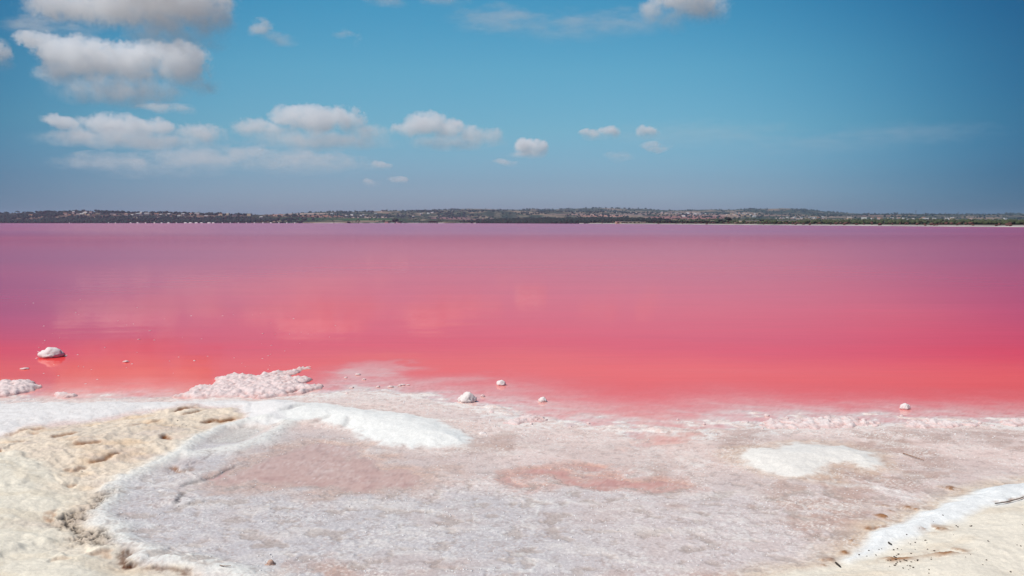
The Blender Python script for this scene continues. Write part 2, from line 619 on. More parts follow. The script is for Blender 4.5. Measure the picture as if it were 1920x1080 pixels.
    sp2 = sm(.15, .6, fbm(x * 30 + 7, y * 30, 2, 176, .7)) * sm(-.2, .4, fbm(x * 2.0, y * 2.6, 4, 178, .6))
    lay(sp2 * flat * (1 - .5 * wet) * .32, lin(176, 146, 136))
    lay(flat * sm(.20, .8, -fine - .5 * grain) * .34, lin(168, 148, 142))
    holl = flat * sm(.18, .6, fbm(x * 3.4, y * 4.2, 4, 175, .6)) * sm(8.4, 7.2, y)
    lay(holl * .55, lin(176, 160, 152))
    z = z - .007 * holl
    wet = np.maximum(wet, .3 * flat)
    # crust ridges where plates of salt have been pushed up, and white streaks of fresh crust between the pools
    rn = fbm(x * 1.15, y * 1.35, 4, 190, .55)
    ridge = np.exp(-(rn / .055) ** 2) * sm(-.1, .5, fbm(x * .5, y * .5, 3, 195) + .2) * flat * (1 - .8 * wet)
    z = z + .005 * ridge * (.6 + .8 * fine)
    lay(np.clip(ridge, 0, 1) * .5, white)
    st_ = sm(.15, .75, fbm(x * 1.9 + y * .8, y * 3.2, 5, 198, .6)) * flat * (1 - .92 * wet)
    lay(st_ * .42, lin(234, 226, 221))
    z = z + .004 * st_
    z = z + (1 - flat) * (.004 * fine + .0015 * grain) + .0025 * grain * flat
    z = z + m_b * (1 - m_p) * .010 * fine
    col *= (1 + .05 * fine + .07 * grain)[..., None]
    # a thin white rim of fresh salt where the brine dries back
    rz = np.exp(-((z - .004) / .007) ** 2) * sm(1.3, .3, np.abs(s_land)) * sm(-.25, .3, fine + med)
    lay(rz * .6, white)
    # submerged salt is clean and white-pink
    col = np.clip(col * np.array((1.0, .985, .94)), .01, .93)
    bankm = np.maximum(m_b, m_r)
    return z, col, wet, bankm, s_land


def axis_cat(*parts):
    return np.unique(np.concatenate(parts))


rows = [1.5, 2.2, 3.0, 3.6, 4.1, 4.5]
yv = 4.8
while yv < 26:
    rows.append(yv)
    yv += max(.011, .55 * yv * yv / 2010)
rows += [27, 28, 30, 33, 37]
rows = np.array(rows)
us = axis_cat(np.linspace(-.74, .74, 1060), np.linspace(-3.2, -.75, 60), np.linspace(.75, 3.2, 60))
GX = us[None, :] * np.maximum(rows[:, None], 3.0)
GY = np.broadcast_to(rows[:, None], GX.shape).copy()
GZ, GC, GW, GB, GS = ground(GX, GY)

# ------------------------------------------------------------------ materials of the ground
n = N('salt_and_sand')
c = n.coord()
alb = n.attr('albedo', 'Color')
wetf = n.attr('wet')
bankf = n.attr('bank')
f1 = n.noise(c, 55, 4, .65)
f2 = n.noise(c, 210, 3, .6)
f3 = n.noise(c, 14, 4, .6)
vor = n.new('ShaderNodeTexVoronoi')
n.put(vor.inputs['Vector'], c)
vor.inputs['Scale'].default_value = 75
spark = n.remap(vor.outputs['Distance'], .30, .12, 0, 1)
spark = n.math('MULTIPLY', spark, n.remap(f3, .42, .62, 0, .55))
spark = n.math('MULTIPLY', spark, n.remap(bankf, 0, 1, 1, .15))
v = n.math('ADD', n.remap(f1, .25, .75, .90, 1.08), n.remap(f2, .3, .7, -.10, .10))
cc = n.new('ShaderNodeCombineColor')
for s in cc.inputs[:3]:
    n.put(s, v)
colr = n.mix(1.0, alb, cc.outputs[0], 'MULTIPLY')
colr = n.mix(spark, colr, n.mix(.35, colr, (.92, .91, .90)))
speck = n.noise(c, 120, 2, .5)
speck = n.math('MULTIPLY', n.remap(speck, .70, .76, 0, 1), n.remap(bankf, 0, 1, .15, .55))
colr = n.mix(speck, colr, (.22, .15, .10))
hh = n.math('ADD', n.math('MULTIPLY', f1, .7), n.math('MULTIPLY', f2, .35))
hh = n.math('ADD', hh, n.math('MULTIPLY', spark, .5))
nb = n.bump(hh, n.remap(wetf, 0, 1, .45, .12), .010)
m_ground = n.done(n.bsdf(colr, n.remap(wetf, 0, 1, .72, .38), .30, nb))

V = np.stack([GX, GY, GZ], -1).reshape(-1, 3)
# one sheet, cut into the named pieces of the place along their outlines
FA = grid_faces(*GX.shape)
fx = GX.ravel()[FA].mean(1)
fy = GY.ravel()[FA].mean(1)
kind = np.zeros(len(FA), int)
kind[sdf(white_l, fx, fy) > 0] = 3
kind[sdf(tongue, fx, fy) > 0] = 3
kind[sdf(bank_l, fx, fy) > 0] = 1
kind[sdf(bank_r, fx, fy) > 0] = 2
kind[sdf(hump, fx, fy) > 0] = 4
kind[sdf(land, fx, fy) < -.05] = 5
COLS, WETS, BANKS = GC.reshape(-1, 3), GW.ravel(), GB.ravel()
for k, nm in enumerate(('salt_flat', 'sand_bank', 'sand_bank', 'salt_ridge', 'salt_mound', 'lake_bed')):
    fsel = FA[kind == k]
    ids, inv = np.unique(fsel, return_inverse=True)
    o = mesh_obj(nm, V[ids], inv.reshape(-1, 4), m_ground)
    put_attr(o, 'albedo', COLS[ids], 'FLOAT_COLOR')
    put_attr(o, 'wet', WETS[ids])
    put_attr(o, 'bank', BANKS[ids])
    tag(o, kind='structure')

# ground behind the viewer and the sheet below everything, out to the horizon
m_sand = plain('dry_sand', lin(229, 220, 203), .08, 2.0, .9, .3)
zz = float(GZ[0].mean())
o = mesh_obj('ground', [(-60, -60, .12), (60, -60, .12), (60, 1.6, .12), (-60, 1.6, .12)], [(0, 1, 2, 3)], m_sand)
tag(o, kind='structure')
m_mud = plain('dry_earth', (.23, .225, .215), .2, .004, .9)
o = mesh_obj('ground', [(-30000, -3000, -2.5), (30000, -3000, -2.5), (30000, 40000, -2.5), (-30000, 40000, -2.5)], [(0, 1, 2, 3)], m_mud)
tag(o, kind='structure')

# ------------------------------------------------------------------ the lake
wr = [1.2, 3.0, 4.5]
yv = 5.0
while yv < 40:
    wr.append(yv)
    yv *= 1.006
while yv < 2150:
    wr.append(yv)
    yv *= 1.12
wr = np.array(wr)
wu = axis_cat(np.linspace(-.8, .8, 640), np.linspace(-2, -.82, 30), np.linspace(.82, 2, 30))
WX = wu[None, :] * wr[:, None]
WY = np.broadcast_to(wr[:, None], WX.shape).copy()
near = WY < 36
# made-up shoal: deeper sides paint lens vignetting into the brine colour
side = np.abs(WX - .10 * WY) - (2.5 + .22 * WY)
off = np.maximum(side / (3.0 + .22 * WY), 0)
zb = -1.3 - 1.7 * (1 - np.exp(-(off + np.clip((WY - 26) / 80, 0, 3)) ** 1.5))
zz, bc, _, _, _ = ground(WX[near], WY[near])
bedcol = np.full(WX.shape + (3,), .7)
bedcol[near] = bc
zb[near] = np.where(WY[near] > 13, np.maximum(zb[near], -9) * sm(13, 22, WY[near]) + zz * (1 - sm(13, 22, WY[near])), zz)
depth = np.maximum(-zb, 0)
n = N('pink_brine')
c = n.coord()
d = n.attr('depth')
sep = n.new('ShaderNodeSeparateXYZ')
n.put(sep.inputs[0], c)


def stretched(sx, sy):
    m = n.new('ShaderNodeMapping')
    n.put(m.inputs['Vector'], c)
    m.inputs['Scale'].default_value = (sx, sy, 1)
    return m.outputs[0]


rip1 = n.noise(stretched(2.2, 7.0), 1.0, 4, .55, .4)
rip2 = n.noise(stretched(.22, .9), 1.0, 3, .5, .3)
slick = n.noise(stretched(.0035, .016), 1.0, 4, .55, .6)
slick2 = n.noise(stretched(.05, .22), 1.0, 3, .5, .5)
deepf = n.remap(d, .02, .35, .05, 1.0)
hgt = n.math('ADD', n.math('MULTIPLY', rip1, .0035), n.math('MULTIPLY', rip2, .024))
hgt = n.math('MULTIPLY', hgt, n.remap(slick, .35, .65, .55, 1.15))
nb = n.bump(hgt, n.math('MULTIPLY', deepf, n.remap(sep.outputs['Y'], 20, 200, .36, .15)), 1.0)
# body: the bed tinted by the brine above it, then the turbid pink brine itself
ex = []
for k in (0.25, 4.2, 3.9):
    ex.append(n.math('POWER', 2.718, n.math('MULTIPLY', d, -2 * k)))
tint = n.new('ShaderNodeCombineColor')
for s, q in zip(tint.inputs, ex):
    n.put(s, q)
bedc = n.mix(1.0, n.attr('bed', 'Color'), tint.outputs[0], 'MULTIPLY')
dn = n.math('MULTIPLY', d, n.remap(slick2, .3, .7, .5, 1.45))
turb = n.math('SUBTRACT', 1.0, n.math('POWER', 2.718, n.math('MULTIPLY', dn, -6.0)))
pink = n.mix(n.remap(slick2, .3, .7, 0, 1), (.91, .052, .074), (.85, .046, .074))
pink = n.mix(n.remap(d, .15, 1.1, 1, 0, True), pink, (.96, .118, .086))
pink = n.mix(n.remap(d, 1.2, 2.9, 0, .85), pink, (.43, .032, .145))  # lens vignetting at the sides and far mauve painted into the deep colour
pink = n.mix(n.remap(slick, .45, .62, 0, .5), pink, (.70, .055, .125))
fine_streak = n.noise(stretched(.5, 4.5), 1.0, 5, .6, .3)
long_streak = n.noise(stretched(.02, .35), 1.0, 4, .6, .4)
var = n.math('ADD', n.remap(fine_streak, .25, .75, .93, 1.06), n.remap(long_streak, .3, .7, -.07, .06))
vc = n.new('ShaderNodeCombineColor')
n.put(vc.inputs[0], n.math('ADD', n.math('MULTIPLY', var, .5), .5))
n.put(vc.inputs[1], var)
n.put(vc.inputs[2], var)
pink = n.mix(1.0, pink, vc.outputs[0], 'MULTIPLY')
df = n.new('ShaderNodeBsdfDiffuse')
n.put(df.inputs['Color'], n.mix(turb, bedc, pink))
gl = n.new('ShaderNodeBsdfGlossy')
gl.inputs['Color'].default_value = (1, 1, 1, 1)
rf = n.math('ADD', n.remap(sep.outputs['Y'], 40, 260, .010, .20, True), n.remap(slick, .35, .65, -.005, .05))
n.put(gl.inputs['Roughness'], rf)
n.put(gl.inputs['Normal'], nb)
fr = n.new('ShaderNodeFresnel')
fr.inputs['IOR'].default_value = 1.36
n.put(fr.inputs['Normal'], nb)
ms = n.new('ShaderNodeMixShader')
n.put(ms.inputs[0], n.math('MINIMUM', n.math('MULTIPLY', fr.outputs[0], .68), .54))
n.put(ms.inputs[1], df.outputs[0])
n.put(ms.inputs[2], gl.outputs[0])
m_water = n.done(ms.outputs[0])
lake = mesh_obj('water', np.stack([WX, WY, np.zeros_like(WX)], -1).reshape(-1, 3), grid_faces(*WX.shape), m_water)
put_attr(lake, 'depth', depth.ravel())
put_attr(lake, 'bed', bedcol.reshape(-1, 3), 'FLOAT_COLOR')
tag(lake, kind='structure')
# ------------------------------------------------------------------ the land across the lake
def prof(pts, px):
    return np.interp(px, [p[0] for p in pts], [p[1] for p in pts])


SHORE_ROW = [(-900, 418.4), (0, 418.5), (820, 418.4), (960, 418.9), (1100, 419.4), (1200, 420.0), (1300, 421.0), (1440, 422.4), (1600, 423.6), (1700, 424.6), (1920, 426.4), (3000, 430)]
R1 = [(-900, 401), (-300, 401), (0, 401), (60, 399.5), (150, 398), (190, 398), (260, 400), (320, 400), (420, 402), (480, 404), (560, 406), (640, 408), (760, 410), (900, 411),
      (1000, 409.5), (1150, 409.5), (1300, 411), (1500, 411.5), (1700, 412), (1920, 412.5), (3000, 412)]
R2 = [(-900, 405), (0, 404.5), (400, 403), (500, 403), (580, 399), (620, 397), (660, 397.5), (720, 396), (850, 395.5), (950, 396), (1050, 397), (1200, 399.5), (1300, 401.5), (1450, 403), (1600, 404),
      (1700, 403), (1920, 404), (3000, 405)]
R3 = [(-900, 405), (300, 406), (500, 403.5), (700, 399), (780, 395.5), (830, 394), (880, 392), (940, 393.5), (980, 394), (994, 391.5), (1012, 393.5), (1060, 393), (1090, 391.2), (1120, 391), (1200, 392), (1230, 394), (1260, 394.8),
      (1330, 393.5), (1370, 393.8), (1400, 392.6), (1450, 391.8), (1462, 391), (1490, 392), (1520, 394), (1545, 397.5), (1580, 400), (1640, 401.8), (1700, 401.5), (1760, 402), (1850, 403), (1880, 401), (1900, 400.3), (1920, 401.5),
      (2000, 404), (3000, 404)]
D1, D2, D3, DEND = 2600., 4200., 6200., 7200.


def shore_dist(px):
    return np.clip(EYE * F / (prof(SHORE_ROW, px) - HOR), 250, 2100)


def land_height(px, d):
    d0 = shore_dist(px)
    h1 = EYE + (HOR - prof(R1, px)) / F * D1
    h2 = EYE + (HOR - prof(R2, px)) / F * D2
    h3 = EYE + (HOR - prof(R3, px)) / F * D3
    e = np.clip((d - d0) / 45, 0, 1)
    base = -1.5 + 2.6 * e
    t1 = sm(0, 1, (d - d0 - 45) / np.maximum(D1 - d0 - 45, 1))
    t1 = t1 * .6 + .4 * np.clip((d - d0 - 45) / np.maximum(D1 - d0 - 45, 1), 0, 1)
    h = base + (h1 - 1.1) * t1
    h = np.where(d > D1, h1 + (h2 - h1) * sm(D1 + 500, D2, d) - 6 * np.exp(-((d - D1 - 450) / 200) ** 2), h)
    h = np.where(d > D2, h2 + (h3 - h2) * sm(D2 + 500, D3, d) - 8 * np.exp(-((d - D2 - 500) / 250) ** 2), h)
    h = np.where(d > D3, h3 - 60 * sm(D3, DEND, d), h)
    x = (px - 960) / F * d
    return h + sm(0, 600, d - d0) * (1.3 * fbm(x * .004, d * .004, 3, 200) + 1.5 * sm(D1, D3, d) * fbm(x * .0025, d * .0025, 4, 210))


tpx = np.concatenate([np.linspace(-2600, -80, 60), np.linspace(-70, 1990, 1030), np.linspace(2000, 4400, 60)])
tt = np.concatenate([np.linspace(0, .03, 8), np.linspace(.04, 1, 190)])
TPX = np.broadcast_to(tpx[None, :], (len(tt), len(tpx)))
D0 = shore_dist(TPX)
TD = D0 + (DEND - D0) * tt[:, None] ** 1.25
TX = (TPX - 960) / F / CP * TD
TZ = land_height(TPX, TD)
row = HOR - (TZ - EYE) / TD * F            # where a point of the land lies against the horizon
scrub = lin(60, 74, 52, .75)
scrub2 = lin(84, 92, 64, .8)
tanl = lin(190, 160, 135, .8)
pinkl = lin(205, 150, 135, .85)
whitel = lin(238, 230, 222, .9)
tc = np.zeros(TX.shape + (3,))
nz = fbm(TX * .006, TD * .0022, 5, 220)
nz2 = fbm(TX * .012, TD * .004, 4, 230)
nz3 = fbm(TX * .02, TD * .008, 4, 235)
tc[...] = scrub
for m, c_ in ((sm(-.1, .5, nz2) * .7, scrub2), (sm(.1, .45, nz) * .75, tanl), (sm(.25, .6, nz3) * .6, lin(200, 176, 150, .8))):
    tc[...] = tc * (1 - m[..., None]) + c_ * m[..., None]


def tpatch(cx, cy_, rx, ry, c_, k=1.0, edge=.35):
    """a field on the far land, about where the photograph shows it, broken up by the lie of the land"""
    q = np.sqrt(((TPX - cx) / rx) ** 2 + ((row - cy_) / ry) ** 2) + .30 * nz2
    m = sm(1 + edge, 1 - edge, q) * k
    tc[...] = tc * (1 - m[..., None]) + c_ * m[..., None]


for a_ in ((600, 405.3, 60, 1.6, lin(190, 128, 105, .85), .9), (520, 403.5, 22, 1.8, lin(205, 150, 130, .85), .9), (580, 401, 45, .9, lin(226, 190, 170, .9), .9),
           (690, 408, 40, .9, lin(235, 205, 190, .9), 1), (620, 411, 120, 2.0, lin(62, 100, 58, .7), .95), (690, 411.5, 60, 2, lin(70, 120, 60, .7), .7),
           (850, 409, 40, 2.0, lin(180, 130, 130, .85), .85), (900, 411, 60, 1.6, lin(170, 130, 130, .85), .7), (1130, 405, 50, 1.6, lin(215, 160, 140, .9), .95), (1100, 402, 60, 1.4, lin(205, 165, 155, .9), .8),
           (1180, 402, 40, 2, lin(190, 160, 155, .85), .6), (1290, 408, 75, 3.2, lin(190, 128, 120, .85), .95), (1330, 404, 60, 1.8, lin(205, 160, 150, .85), .7),
           (1420, 404, 60, 1.6, lin(205, 165, 150, .85), .5), (1560, 407, 70, .8, lin(190, 165, 160, .85), .5), (1640, 405, 60, 1.0, lin(175, 130, 125, .85), .6), (1850, 407, 90, 1.2, lin(120, 110, 115, .8), .5),
           (330, 406, 60, 1.3, lin(205, 160, 140, .85), .85), (240, 405, 40, 2, lin(150, 115, 100, .8), .6), (180, 405, 30, 2, lin(180, 130, 115, .8), .6), (40, 403, 16, 2.5, lin(120, 85, 75, .8), .6),
           (1240, 416.5, 40, .8, lin(215, 170, 165, .85), .7), (1120, 415.3, 90, 1.0, lin(120, 105, 70, .85), .9), (1250, 399.8, 50, 1.2, lin(215, 175, 170, .9), .6)):
    tpatch(*a_)
# white salt along the far shore and the salt pans behind it
strip = sm(540, 600, TPX) * sm(6, 2, np.abs(TD - D0 - 24) / 5 + 1.5 * nz3)
strip = strip * np.where(TPX < 950, sm(-.2, .3, fbm(TPX * .05, TPX * 0, 3, 240) + .2), 1)
tc[...] = tc * (1 - .85 * strip[..., None]) + whitel * .80 * strip[..., None]
shrubm = np.clip(sm(60, 30, TD - D0) * sm(32, 44, TD - D0) * sm(900, 1300, TPX), 0, 1) * .9
tc[...] = tc * (1 - shrubm[..., None]) + lin(110, 70, 62, .7) * shrubm[..., None]
dyke = sm(560, 500, TPX) * sm(120, 40, TD - D0)
tc[...] = tc * (1 - dyke[..., None]) + lin(58, 36, 42, .8) * dyke[..., None]
soil = sm(560, 440, TPX) * sm(3000, 2600, TD) * .6
tc[...] = tc * (1 - soil[..., None]) + (lin(70, 62, 58, .7) + sm(-.1, .35, nz3)[..., None] * (lin(150, 104, 94, .6) - lin(70, 62, 58, .7))) * soil[..., None]
n = N('far_land')
c = n.coord()
alb = n.attr('albedo', 'Color')
f = n.noise(c, .03, 5, .65)
cc = n.new('ShaderNodeCombineColor')
for s in cc.inputs[:3]:
    n.put(s, n.remap(f, .3, .7, .6, 1.35))
m_far = n.done(n.bsdf(n.mix(1.0, alb, cc.outputs[0], 'MULTIPLY'), .95, .1))
hills = mesh_obj('hills', np.stack([TX, TD, TZ], -1).reshape(-1, 3), grid_faces(*TX.shape), m_far)
put_attr(hills, 'albedo', np.clip(tc * .74, .01, .9).reshape(-1, 3), 'FLOAT_COLOR')
tag(hills, kind='structure')

# flat salt pans seen edge on behind the far shore: low white banks
m_saltbank = plain('far_salt', (.78, .73, .70), .1, .02, .9)


def low_bank(name, px0, px1, row0, height_px, dist, mat, depth_m=40.):
    x0, _, z0 = far(px0, row0, dist)
    x1, _, _ = far(px1, row0, dist)
    h = height_px / F * dist
    vs, fs = [], []
    k = 24
    for i in range(k + 1):
        t = i / k
        x = x0 + (x1 - x0) * t
        hh = h * min(1, 6 * t, 6 * (1 - t)) * (.35 + .8 * random.random())
        jj = random.uniform(-.12, .12) * depth_m
        for yy, zz_ in ((0, -4), (depth_m * .2 + jj, hh * .8), (depth_m * .5, hh), (depth_m * .85, hh * .7), (depth_m, -4)):
            vs.append((x, dist + yy, z0 + zz_))
    for i in range(k):
        for j in range(4):
            a_ = i * 5 + j
            fs.append((a_, a_ + 5, a_ + 6, a_ + 1))
    o_ = mesh_obj(name, vs, fs, mat)
    return tag(o_, kind='structure')


low_bank('salt_bank', 915, 1012, 414.4, 1.0, 2150, m_saltbank)
low_bank('salt_bank', 1008, 1120, 413.4, 1.2, 2250, m_saltbank)
m_dyke = plain('dark_dyke', lin(64, 42, 48, .8), .3, .05, .95)
low_bank('embankment', -700, 560, 418.2, 3.2, 1960, m_dyke, 30.)

# ---- woods and scrub as masses, the trees one can tell apart as things
ICO = bmesh.new()
bmesh.ops.create_icosphere(ICO, subdivisions=1, radius=1.0)
ICO_V = np.array([v.co[:] for v in ICO.verts])
ICO_F = np.array([[v.index for v in f_.verts] for f_ in ICO.faces])
ICO.free()


def clumps(centres, radii, seed, squash=.8):
    r_ = np.random.default_rng(seed)
    k, m = len(centres), len(ICO_V)
    jit = 1 + r_.uniform(-.38, .38, (k, m, 1))
    v_ = ICO_V[None] * jit * radii[:, None, None]
    v_[..., 2] *= squash
    v_ = v_ + centres[:, None, :]
    f_ = ICO_F[None] + (np.arange(k) * m)[:, None, None]
    return v_.reshape(-1, 3), f_.reshape(-1, 3)


m_wood = plain('wood_foliage', (.018, .027, .022), .4, .06, .9)
m_scrub = plain('scrub_foliage', (.060, .075, .035), .4, .08, .9)
m_rustscrub = plain('rust_scrub', (.115, .055, .045), .4, .1, .9)
m_trunk = plain('bark', (.10, .075, .055), .2, 1.0, .9)


def scatter(name, count, dens, rad, mat, seed):
    r_ = np.random.default_rng(seed)
    px = r_.uniform(-420, 2340, count * 6)
    d0 = shore_dist(px)
    d = d0 + 8 + (r_.random(count * 6) ** 1.6) * (6100 - d0)
    keep = r_.random(count * 6) < dens(px, d, d0)
    px, d = px[keep][:count], d[keep][:count]
    z = land_height(px, d)
    x = (px - 960) / F / CP * d
    rr = rad[0] + (rad[1] - rad[0]) * r_.random(len(px)) ** 1.5
    rr = rr * (.8 + d / 5200)
    v_, f_ = clumps(np.stack([x, d, z + rr * .55], -1), rr, seed + 1)
    return tag(mesh_obj(name, v_, f_, mat, smooth=False), kind='stuff')


def dens_wood(px, d, d0):
    x = (px - 960) / F * d
    g = fbm(x * .005, d * .003, 3, 260)
    left = sm(620, 420, px) * sm(2900, 2500, d)
    mid = sm(850, 960, px) * sm(1260, 1120, px) * sm(1300, 1500, d) * sm(2300, 2000, d)
    tops = sm(500, 700, px) * sm(2600, 3600, d) * .45
    return np.clip(left * (.40 + 1.3 * g) + mid * .8 + tops * (.3 + g), 0, 1)


def dens_scrub(px, d, d0):
    x = (px - 960) / F * d
    g = fbm(x * .008, d * .004, 3, 270)
    right = sm(1150, 1350, px) * sm(45, 80, d - d0) * sm(2400, 700, d)
    return np.clip(right * (.55 + .8 * g) + .10 * sm(60, 200, d - d0), 0, 1)


tag(scatter('woodland', 17000, dens_wood, (2.0, 4.2), m_wood, 301), 'dark woodland covering the far hillsides across the pink lake')
tag(scatter('scrub', 4800, dens_scrub, (1.2, 2.6), m_scrub, 311), 'green scrub on the low far land behind the white shore')
tag(scatter('shore_scrub', 2600, lambda px, d, d0: sm(1050, 1350, px) * (d - d0 > 30) * (d - d0 < 75), (.7, 1.5), m_rustscrub, 321), 'rust coloured low scrub along the white far shore')


def tree(px, dist, hpx, wpx, label, group=None, seed=0, dark=True, z=None):
    r_ = np.random.default_rng(900 + seed)
    x = (px - 960) / F / CP * dist
    zz_ = float(land_height(np.array([px * 1.0]), np.array([dist * 1.0]))[0]) if z is None else z
    root = bpy.data.objects.new('tree', None)
    COL.objects.link(root)
    root.location = (x, dist, zz_)
    tag(root, label, 'tree', group)
    h, w = hpx / F * dist, wpx / F * dist / 2
    k = 9
    tv, tf = [], []
    for j, (zq, rq) in enumerate(((-.6, w * .14), (h * .35, w * .10), (h * .75, w * .04))):
        for i in range(6):
            tv.append((rq * math.cos(i * math.pi / 3) + j * .05 * w, rq * math.sin(i * math.pi / 3), zq))
    for j in range(2):
        for i in range(6):
            tf.append((j * 6 + i, j * 6 + (i + 1) % 6, j * 6 + 6 + (i + 1) % 6, j * 6 + 6 + i))
    mesh_obj('trunk', tv, tf, m_trunk, root)
    th = r_.uniform(0, 2 * np.pi, k)
    rr = np.sqrt(r_.random(k)) * w * .62
    cz = h * (.48 + .30 * r_.random(k))
    v_, f_ = clumps(np.stack([rr * np.cos(th), rr * np.sin(th), cz], -1), w * r_.uniform(.32, .55, k), 950 + seed, .8 * min(1.3, h / (2 * w)))
    mesh_obj('crown', v_, f_, m_wood if dark else m_scrub, root, smooth=False)
    return root


tree(742, 1700, 11, 17, 'biggest dark tree beside the white house at the far waterline', seed=1)
tree(753, 1690, 6, 12, 'low dark round tree right of the biggest waterline tree', seed=2)
tree(731, 1720, 6, 10, 'small dark tree between the white house and the biggest waterline tree', seed=3)
tree(656, 1700, 5, 9, 'lone dark bush tree on the far shore left of the white house', seed=4)
tree(1362, 830, 13, 14, 'tallest dark tree behind the white far shore left of the tan building', seed=5)
tree(1347, 850, 8, 12, 'lower dark tree beside the tallest tree on the far shore', seed=6)
tree(1426, 780, 8, 12, 'dark tree right of the long tan building on the far shore', seed=7)
tree(1813, 640, 8, 12, 'round dark tree at the right end of the longest greenhouse', seed=8)
tree(1830, 630, 7, 9, 'small dark tree between the two right hand greenhouses', seed=9)
tree(1885, 600, 8, 14, 'dark tree at the right end of the lowest greenhouse', seed=10)
g_sky = 'trees along the skyline of the far wooded hill'
for i, px in enumerate([8, 22, 40, 57, 74, 96, 118, 132, 150, 160, 173, 186, 194, 203, 215, 232, 246, 262, 277, 292, 306, 314, 325, 336, 352, 366, 381, 399, 417, 431, 446, 458, 466]):
    tree(px + random.uniform(-3, 3), 2560 + random.uniform(-60, 40), random.uniform(3.0, 5.2), random.uniform(5, 10), 'small dark tree on the skyline of the wooded hill at far left', g_sky, 20 + i)
g_row = 'dark tree row behind the white far shore'
for i in range(34):
    px = 1210 + i * 4.4 + random.uniform(-1.5, 1.5)
    tree(px, float(shore_dist(np.array([px]))[0]) + 62 + random.uniform(-8, 12), random.uniform(4, 6.5), random.uniform(6, 10), 'low dark tree in the row behind the white far shore', g_row, 60 + i)
g_mid = 'scattered trees on the far plain at right'
for i in range(40):
    px = random.uniform(1480, 1910)
    tree(px, float(shore_dist(np.array([px]))[0]) + random.uniform(60, 420), random.uniform(3, 6), random.uniform(5, 10), 'small green tree scattered on the low far plain at right', g_mid, 100 + i, dark=i % 3 == 0)

# ---- houses, sheds and greenhouses over there
HM = {'white': plain('white_render', (.74, .70, .66), .06, .2), 'pink': plain('pink_render', (.62, .44, .39), .08, .2), 'tan': plain('tan_render', (.60, .46, .31), .08, .2),
      'roof': plain('clay_roof', (.34, .16, .10), .15, .5), 'flat': plain('grey_roof', (.55, .52, .50), .1, .5), 'film': plain('greenhouse_film', (.72, .73, .75), .05, .1, .5), 'dark': plain('dark_opening', (.03, .025, .025), .1, 1.0)}


def boxv(x0, x1, y0, y1, z0, z1):
    v_ = [(x0, y0, z0), (x1, y0, z0), (x1, y1, z0), (x0, y1, z0), (x0, y0, z1), (x1, y0, z1), (x1, y1, z1), (x0, y1, z1)]
    f_ = [(0, 1, 5, 4), (1, 2, 6, 5), (2, 3, 7, 6), (3, 0, 4, 7), (4, 5, 6, 7), (3, 2, 1, 0)]
    return v_, f_


def house(px, dist, w, d, h, wall, label, group=None, gable=True, cat='house', name='house', z=None, roof='roof', openings=0, rot=0.0):
    x = (px - 960) / F / CP * dist
    zz_ = float(land_height(np.array([px * 1.0]), np.array([dist * 1.0]))[0]) if z is None else z
    root = bpy.data.objects.new(name, None)
    COL.objects.link(root)
    root.location = (x, dist, zz_ - .5)
    root.rotation_euler = (0, 0, rot)
    tag(root, label, cat, group)
    v_, f_ = boxv(-w / 2, w / 2, -d / 2, d / 2, -2, h)
    mesh_obj('wall', v_, f_, HM[wall], root, False)
    if gable:
        e = .3
        rv = [(-w / 2 - e, -d / 2 - e, h + .01), (w / 2 + e, -d / 2 - e, h + .01), (w / 2 + e, d / 2 + e, h + .01), (-w / 2 - e, d / 2 + e, h + .01), (-w / 2 - e, 0, h + d * .22), (w / 2 + e, 0, h + d * .22)]
        rf = [(0, 1, 5, 4), (2, 3, 4, 5), (1, 2, 5), (3, 0, 4), (3, 2, 1, 0)]
        mesh_obj('roof', rv, rf, HM[roof], root, False)
    else:
        rv, rf = boxv(-w / 2 - .2, w / 2 + .2, -d / 2 - .2, d / 2 + .2, h + .01, h + .35)
        mesh_obj('roof', rv, rf, HM[roof], root, False)
    for i in range(openings):
        xx = -w / 2 + w * (i + .5) / openings
        ov, of = boxv(xx - w / openings * .28, xx + w / openings * .28, -d / 2 - .06, -d / 2 + .3, .2, h * .62)
        mesh_obj('opening', ov, of, HM['dark'], root, False)
    return root


house(726, 1705, 6.5, 6, 4.0, 'white', 'small white house left of the big dark waterline tree')
house(748, 1740, 9, 6, 4.5, 'white', 'pale house half hidden behind the big dark waterline tree', roof='flat', gable=False)
house(1176, 1190, 36, 12, 2.6, 'tan', 'long low pale shed with dark openings near the middle of the far shore', gable=False, cat='shed', name='shed', roof='flat', openings=6)
house(1404, 800, 20, 9, 3.0, 'tan', 'long tan building behind the white shore left of the yellow arcade', gable=False, cat='building', name='building', roof='flat', openings=5)
house(1470, 745, 17, 8, 3.3, 'tan', 'yellow arcaded building with dark openings nearest the white far shore', gable=False, cat='building', name='building', roof='flat', openings=6)
gh = [(1693, 413.2, 42, 1050, 'long white greenhouse on the plain left of the tallest pylon'), (1798, 412.2, 36, 1000, 'longest white greenhouse left of the round dark tree'), (1836, 414.0, 16, 980, 'short white greenhouse right of the round dark tree'),
      (1859, 419.0, 32, 700, 'lowest white greenhouse nearest the far shore at right'), (1904, 408.5, 22, 1500, 'small far greenhouse at the right edge below the blue peak'), (1722, 406.6, 26, 2200, 'thin distant white greenhouse below the pylons'),
      (1584, 409.3, 22, 1500, 'thin pale greenhouse in the middle of the right plain'), (1620, 408.7, 30, 1600, 'pale greenhouse strip right of the hillside town'), (1504, 409.6, 24, 1400, 'white greenhouse strip below the bright end of the town'), (1860, 413.6, 40, 1020, 'grey greenhouse row behind the lowest greenhouse')]
